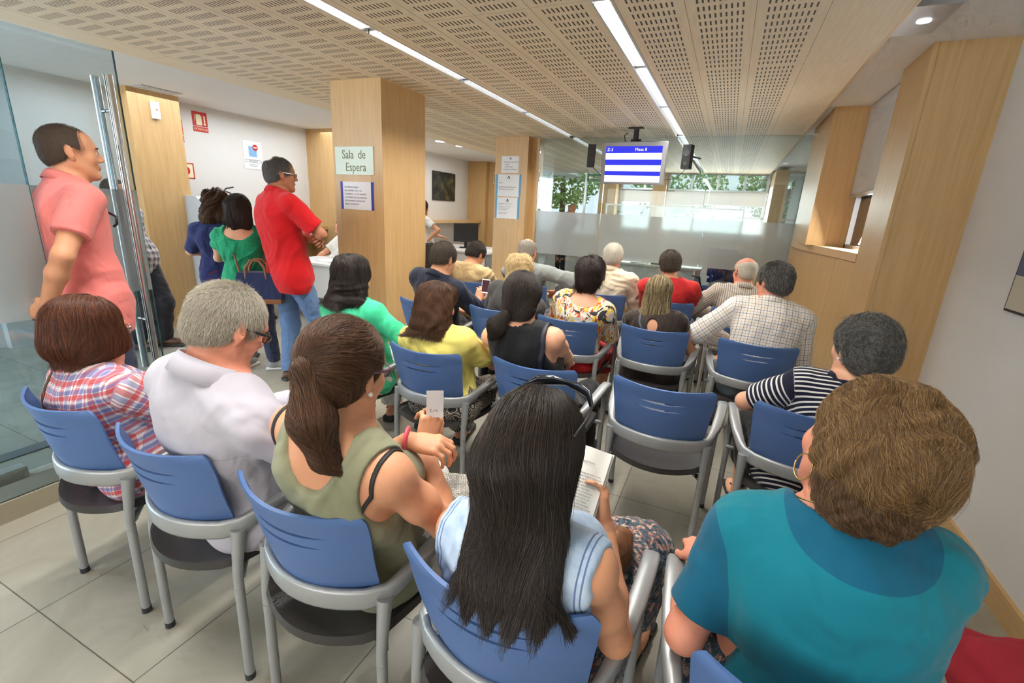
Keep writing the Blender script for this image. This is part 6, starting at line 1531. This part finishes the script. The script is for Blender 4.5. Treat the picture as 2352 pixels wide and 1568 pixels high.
p = person('strp_m', 'bald man with glasses in a grey striped shirt', (0.17, 4.315, 0.54), (.185, 4.40, 1.135), (26, 8, 2), 6, 'm', h=.008, skin='rosy', sh=.186, fat=1.05, armL=dict(w=(-.03, 4.55, .72), pole=(-.9, -.5, -.2), d=(.6, .8, 0), n=(0, 0, 1))); p = finish(p); top(p, VSTR, 1.9, .013, .018, (.008, 0, .03), None, seed=55); collar(p, VSTR, .010, .03, .4); trousers(p, KHAKI); shoes(p, LEATHER, SOLE); crop(p, 'white', 3500, .003, .0035, bald=1.35); glasses(p, M['black'])
p = person('hid_w', 'dark haired woman at the left end of the front row beside the pillar', (-2.86, 4.155, 0.53), (-2.78, 4.06, 1.04), (0, 4, 0), 0, 'f', h=.010, skin='mid'); p = finish(p); top(p, BLKT, .9, .012, .014, (.012, 0, .02)); trousers(p, BPANT); shoes(p, BLACKL, SOLE); fem_bob(p, 'dark', 2500, 0, 1.05, -.17, .0014)
# ================================================================== THINGS PEOPLE HOLD, BAGS, COATS
t = thing('book', 'open paperback book held by the woman with long dark hair', 'book', (-.225, 1.075, .815))
Rk = Rot(rad(-6), rad(-48), rad(4))
t.matrix_world = Matrix([[*Rk[0], -.298], [*Rk[1], 1.05], [*Rk[2], .868], [0, 0, 0, 1]])
PAGE = plain('book_page', (.80, .78, .72), .7)
def page(sx):
    bm = bmesh.new(); n = 12; rows = []
    for j in (0, 1):
        rows.append([bm.verts.new((sx * .110 * (k / n), -.085 + .17 * j, .014 * math.sin(PI * min(1, k / n * 1.15)) + .004 - (0 if sx > 0 else -.03 * (k / n)))) for k in range(n + 1)])
    for k in range(n): bm.faces.new((rows[0][k], rows[0][k + 1], rows[1][k + 1], rows[1][k]))
    bmesh.ops.recalc_face_normals(bm, faces=bm.faces); bmesh.ops.solidify(bm, geom=bm.faces[:], thickness=.006)
    me = bpy.data.meshes.new('page_block'); bm.to_mesh(me); bm.free(); o = mesh_obj('page_block', me, PAGE, t, True); me.set_sharp_from_angle(angle=rad(40)); return o
pr = page(1); pl = page(-1)
text_obj('lettering', 'Desde fuera', .0075, M['ink'], pr, (.060, .045, .0215), (0, 0, 0), ext=.0002)
lines = ['En el umbral de la casa del hombre solo,', 'que acaba de marcar, Nadie Fortuna vacio', 'la ultima habitacion de debajo, sin ruido y no', 'arrepentida compasion, el mas el golpe de', 'sol. No hace mucho, quien del rincon,', 'permite la basta y se sirve cosas', 'seguir o leer el anulo y sus cinco por', 'conquistas tanto una mesa azul con', 'Ricardo, hay una piedra y se va con', 'fantasia, que dicho a sus minutos.', 'misma y casi por la cambio de niebla.', 'Al principio creo un cuadro que, a veces', 'por tanto algo.']
for k, s in enumerate(lines): text_obj('lettering', s, .0056, M['ink'], pr, (.012, .016 - k * .0078, .019 + .0 * k), (0, rad(1), 0), 'LEFT', .0002)
MB().box(-.112, .114, -.088, .088, -.008, -.004).build('cover', plain('book_cover', (.72, .70, .64), .6), t)
t = thing('ticket', 'small white queue ticket held up by the ponytail woman', 'ticket', (-.705, 1.06, .955), rad(33))
bm = bmesh.new(); n = 8; A = []
for j in (0, 1): A.append([bm.verts.new(((j - .5) * .05, .012 * math.sin(k / n * 3), -.03 + .085 * k / n)) for k in range(n + 1)])
for k in range(n): bm.faces.new((A[0][k], A[1][k], A[1][k + 1], A[0][k + 1]))
bmesh.ops.solidify(bm, geom=bm.faces[:], thickness=.0006); me = bpy.data.meshes.new('paper'); bm.to_mesh(me); bm.free(); mesh_obj('paper', me, M['paper'], t)
text_obj('lettering', 'Z-14', .012, M['ink'], t, (-.005, -.0015, -.008), RX, ext=.0002)
SNAKE = NT('snakeskin'); v = SNAKE.n('TexCoord').outputs['Object']
vo = SNAKE.n('TexVoronoi', {'Vector': v, 'Scale': 150.0, 'Randomness': .6}, feature='DISTANCE_TO_EDGE').outputs[0]
e_ = SNAKE.math('LESS_THAN', vo, .10); nn = SNAKE.noise(v, 22, 4, .7)
c = SNAKE.mix(e_, SNAKE.ramp(nn, [(.42, srgb(206, 200, 184)), (.6, srgb(120, 112, 98))]), srgb(60, 54, 48)); SNAKE = SNAKE.done(SNAKE.pbsdf(c, .45))
t = thing('clutch_bag', 'snakeskin clutch bag with a black zip on the lap of the ponytail woman', 'clutch bag', (-.615, .985, .725)); t.rotation_euler = (rad(14), rad(8), rad(32))
MB().box(-.13, .13, -.085, .085, -.016, .016, .01).build('bag_body', SNAKE, t); MB().box(-.131, .131, -.092, -.084, -.010, .010, .003).build('zip', BLACKL, t)
MB().tube([(.08, -.092, 0), (.09, -.105, -.01), (.095, -.11, -.045)], .003, 6).build('zip_pull', bpy.data.materials['gold_0'], t)
t = thing('shoulder_bag', 'tan leather shoulder bag beside the woman reading the book', 'bag', (-.15, 1.13, .57)); t.rotation_euler = (0, 0, rad(82)); t.scale = (.85, .85, .9)
S = Sdf(); S.box((0, 0, .0), (.11, .035, .09), None, .03); S.ell((0, 0, .02), (.10, .042, .095), k=.03); vq = S.mesh(.006, lambda P: waves(P, .004, 50, 3)); o = mesh_obj('bag_body', np_mesh('bag_body', smooth_v(*vq, 1), vq[1]), TANL, t)
MB().tube([(-.09, 0, .08), (-.11, .0, .02), (-.12, -.05, -.06), (-.13, -.07, -.12)], .014, 8, flat=.35).build('strap', BLACKL, t)
MB().box(-.135, -.105, -.07, -.055, -.05, -.02, .003).build('buckle', bpy.data.materials['gold_0'], t)
t = thing('smartphone', 'white smartphone in the hand of the man in the navy polo', 'smartphone', (-1.775, 3.42, .90)); t.rotation_euler = (rad(-35), rad(5), rad(30))
MB().box(-.034, .034, -.004, .004, -.065, .065, .003).build('casing', plain('phone_white', (.8, .8, .8), .3), t); MB().box(-.031, .031, -.0048, -.004, -.055, .055).build('screen', plain('phone_screen', (.05, .02, .03), .1), t)
t = thing('handbag', 'black leather handbag on the lap of the woman in the yellow top', 'handbag', (-1.08, 2.42, .60), rad(10))
S = Sdf(); S.box((0, 0, .02), (.12, .06, .09), None, .04); vq = S.mesh(.008, lambda P: waves(P, .006, 40, 3)); mesh_obj('bag_body', np_mesh('bag_body', smooth_v(*vq, 1), vq[1]), BLACKL, t)
MB().tube([(-.08, 0, .09), (-.05, .02, .16), (.05, .02, .16), (.08, 0, .09)], .008, 8).build('handle', BLACKL, t)
t = thing('handbag', 'brown leather handbag on the lap of the woman in the green blouse', 'handbag', (-1.74, 2.42, .62), rad(-10))
S = Sdf(); S.box((0, 0, .02), (.12, .07, .09), None, .04); vq = S.mesh(.008, lambda P: waves(P, .006, 40, 4)); mesh_obj('bag_body', np_mesh('bag_body', smooth_v(*vq, 1), vq[1]), LEATHER, t)
MB().tube([(-.08, 0, .09), (-.05, .02, .15), (.05, .02, .15), (.08, 0, .09)], .008, 8).build('handle', LEATHER, t)
# red coat over the free seat by the wall
t = thing('coat', 'folded red coat with a black strap beside the woman in teal', 'coat', (.86, 1.24, .0))
S = Sdf(); S.box((0, 0, .40), (.15, .28, .10), Rot(0, rad(8), rad(-6)), .05); S.box((.02, -.03, .50), (.13, .22, .035), Rot(rad(8), rad(6), rad(-4)), .03, k=.015); S.box((0, 0, .2), (.13, .24, .2), None, .05, k=.05)
vq = S.mesh(.009, lambda P: waves(P, .008, 24, 9)); mesh_obj('cloth', np_mesh('cloth', smooth_v(*vq, 2), vq[1]), plain('crimson_wool', srgb(150, 24, 40), .9, bump=.2, bscale=500), t)
MB().tube([(-.12, -.26, .5), (0, -.2, .545), (.13, -.12, .5)], .014, 8, flat=.4).build('strap', BLACKL, t)
# grey jacket and bin behind the glass
t = thing('jacket', 'grey jacket with red lettering hung on a chair back behind the glass', 'jacket', (.03, 7.3, 0))
S = Sdf(); S.ell((0, 0, .50), (.20, .12, .16), k=.05); S.ell((0, .02, .62), (.17, .09, .05), k=.05); vq = S.mesh(.011, lambda P: waves(P, .008, 26, 2)); mesh_obj('cloth', np_mesh('cloth', smooth_v(*vq, 1), vq[1]), plain('jacket_grey', srgb(150, 152, 150), .9), t)
text_obj('lettering', 'nan', .12, M['red'], t, (-.02, -.118, .57), (rad(70), 0, 0), ext=.004)
for sx in (-.15, .15): MB().tube([(sx, 0, 0), (sx, 0, .5)], .014, 8).build('leg', M['black'], t)
t = thing('waste_bin', 'black waste bin standing behind the glass wall', 'bin', (-.185, 7.1, 0))
MB().box(-.11, .11, -.09, .09, 0, .46, .01).build('bin_body', M['black'], t); MB().box(-.115, .115, -.095, .095, .46, .475, .004).build('rim', M['black'], t)

# ================================================================== STREET TREE AT LEFT, TWO MORE ADDED TO IMITATE REFLECTED GREENERY IN THE GLASS
LEAF = NT('tree_leaves'); v = LEAF.n('TexCoord').outputs['Object']
LEAF = LEAF.done(LEAF.pbsdf(LEAF.ramp(LEAF.noise(v, 4, 5, .7), [(.35, srgb(120, 156, 84)), (.55, srgb(168, 200, 120)), (.7, srgb(212, 228, 172))]), .7))
BARK = plain('tree_bark', srgb(110, 98, 84), .9)
for i, (x, y, r_, lab) in enumerate(((-4.9, 14.4, 1.0, 'leafy green street tree seen through the leftmost office window'), (-1.6, 15.6, 1.2, 'leafy green tree added beyond the middle office window as reflected greenery'), (1.3, 14.6, 1.1, 'leafy green tree added beyond the right office window as reflected greenery'))):
    t = thing('street_tree', lab, 'tree', (x, y, 0), 0, 'street trees beyond the office')
    MB().tube([(0, 0, 0), (.05, 0, 1.2), (.0, .05, 2.4)], [.13, .10, .08], 10).build('trunk', BARK, t, smooth=True)
    rg = np.random.default_rng(i + 3); bm = bmesh.new(); pts = rg.normal(size=(1700, 3)); pts = pts / np.linalg.norm(pts, axis=1, keepdims=True) * (rg.uniform(.4, 1, (1700, 1)) ** .5) * r_ * V(1.2, 1, .9) + V(0, 0, 2.5)
    for q in pts:
        a = nrm(rg.normal(size=3)); b = nrm(np.cross(a, rg.normal(size=3))); s_ = .075
        bm.faces.new([bm.verts.new(q + a * s_), bm.verts.new(q + b * s_ * .6), bm.verts.new(q - a * s_), bm.verts.new(q - b * s_ * .6)])
    me = bpy.data.meshes.new('foliage'); bm.to_mesh(me); bm.free(); o = mesh_obj('foliage', me, LEAF, t)
# ================================================================== CAMERA, LIGHT
cam = bpy.data.cameras.new('camera'); co = bpy.data.objects.new('camera', cam); link(co)
F_PX = 1059.8; yaw, pit, rol = (math.radians(a) for a in (23.80, 15.95, 2.915))
cam.sensor_fit = 'HORIZONTAL'; cam.sensor_width = 36.0; cam.lens = 36.0 * F_PX / 2352; cam.clip_start = .05
fw = Vector((-math.sin(yaw) * math.cos(pit), math.cos(yaw) * math.cos(pit), -math.sin(pit)))
rt = Vector((math.cos(yaw), math.sin(yaw), 0)); up = rt.cross(fw)
r2 = rt * math.cos(rol) + up * math.sin(rol); u2 = up * math.cos(rol) - rt * math.sin(rol)
co.matrix_world = Matrix(((r2.x, u2.x, -fw.x, 0), (r2.y, u2.y, -fw.y, 0), (r2.z, u2.z, -fw.z, 1.53), (0, 0, 0, 1)))
SC.camera = co
def area(name, loc, look, sx, sy, power, col=(1, 1, 1), spread=180):
    l = bpy.data.lights.new(name, 'AREA'); l.shape = 'RECTANGLE'; l.size = sx; l.size_y = sy; l.energy = power; l.color = col; l.spread = math.radians(spread)
    o = bpy.data.objects.new(name, l); link(o); o.location = loc
    d = Vector(look) - Vector(loc); o.rotation_euler = d.to_track_quat('-Z', 'Y').to_euler(); return o
w = bpy.data.worlds.new('world'); SC.world = w; w.use_nodes = True
nt = w.node_tree; nt.nodes.clear()
bg = nt.nodes.new('ShaderNodeBackground'); ow = nt.nodes.new('ShaderNodeOutputWorld')
bg.inputs[0].default_value = (.86, .93, 1, 1); bg.inputs[1].default_value = 1.0
nt.links.new(bg.outputs[0], ow.inputs[0])
# daylight through the windows and the street door
area('daylight_street_window', (-1.2, -3.0, 1.7), (-1.2, 2, 1.0), 4.2, 1.3, 62, (1, .97, .93))
area('daylight_entrance', (-6.1, -1.0, 1.6), (-2, 1.6, .8), 2.6, 2.2, 210, (.74, .87, 1))
area('daylight_office_window', (-.7, 11.7, 1.75), (-.9, 4, .6), 3.4, 1.0, 50, (1, .98, .95))
area('daylight_niche_window', (1.0, 4.8, 1.58), (-2, 3.6, .4), .9, .42, 11, (1, .98, .95))
# the rooms' own ceiling lamps, plus an added fill in the hall
for x in (-.72, -2.10): area('slot_lamps', (x, 3.2, CZ - .03), (x, 3.2, 0), .09, 6.2, 58, (1, .975, .93), 125)
for x in (-.72, -2.10): area('slot_lamps_office', (x, 9.0, CZ - .03), (x, 9.0, 0), .09, 4.5, 22, (1, .975, .93))
area('hall_fill', (-5.0, 4.5, CZ + .0), (-5.0, 4.5, 0), 1.6, 4.4, 62, (.88, .94, 1))  # unseen fill light added to brighten the hall, no fixture here
area('office_lamps', (-4.6, 7.8, CZ + .0), (-4.6, 7.8, 0), 1.0, 2.6, 28, (1, .97, .93))
SC.view_settings.view_transform = 'Standard'; SC.view_settings.look = 'None'
SC.view_settings.gamma = 1; SC.view_settings.exposure = 0.30; SC.view_settings.use_curve_mapping = False
cy = SC.cycles
cy.use_denoising = True; cy.max_bounces = 6; cy.diffuse_bounces = 4; cy.glossy_bounces = 2; cy.transmission_bounces = 3; cy.transparent_max_bounces = 10
cy.caustics_reflective = False; cy.caustics_refractive = False; cy.sample_clamp_indirect = 6; cy.use_adaptive_sampling = True; cy.adaptive_threshold = .1; cy.adaptive_min_samples = 12
print('script seconds', round(time.time() - T0, 1))
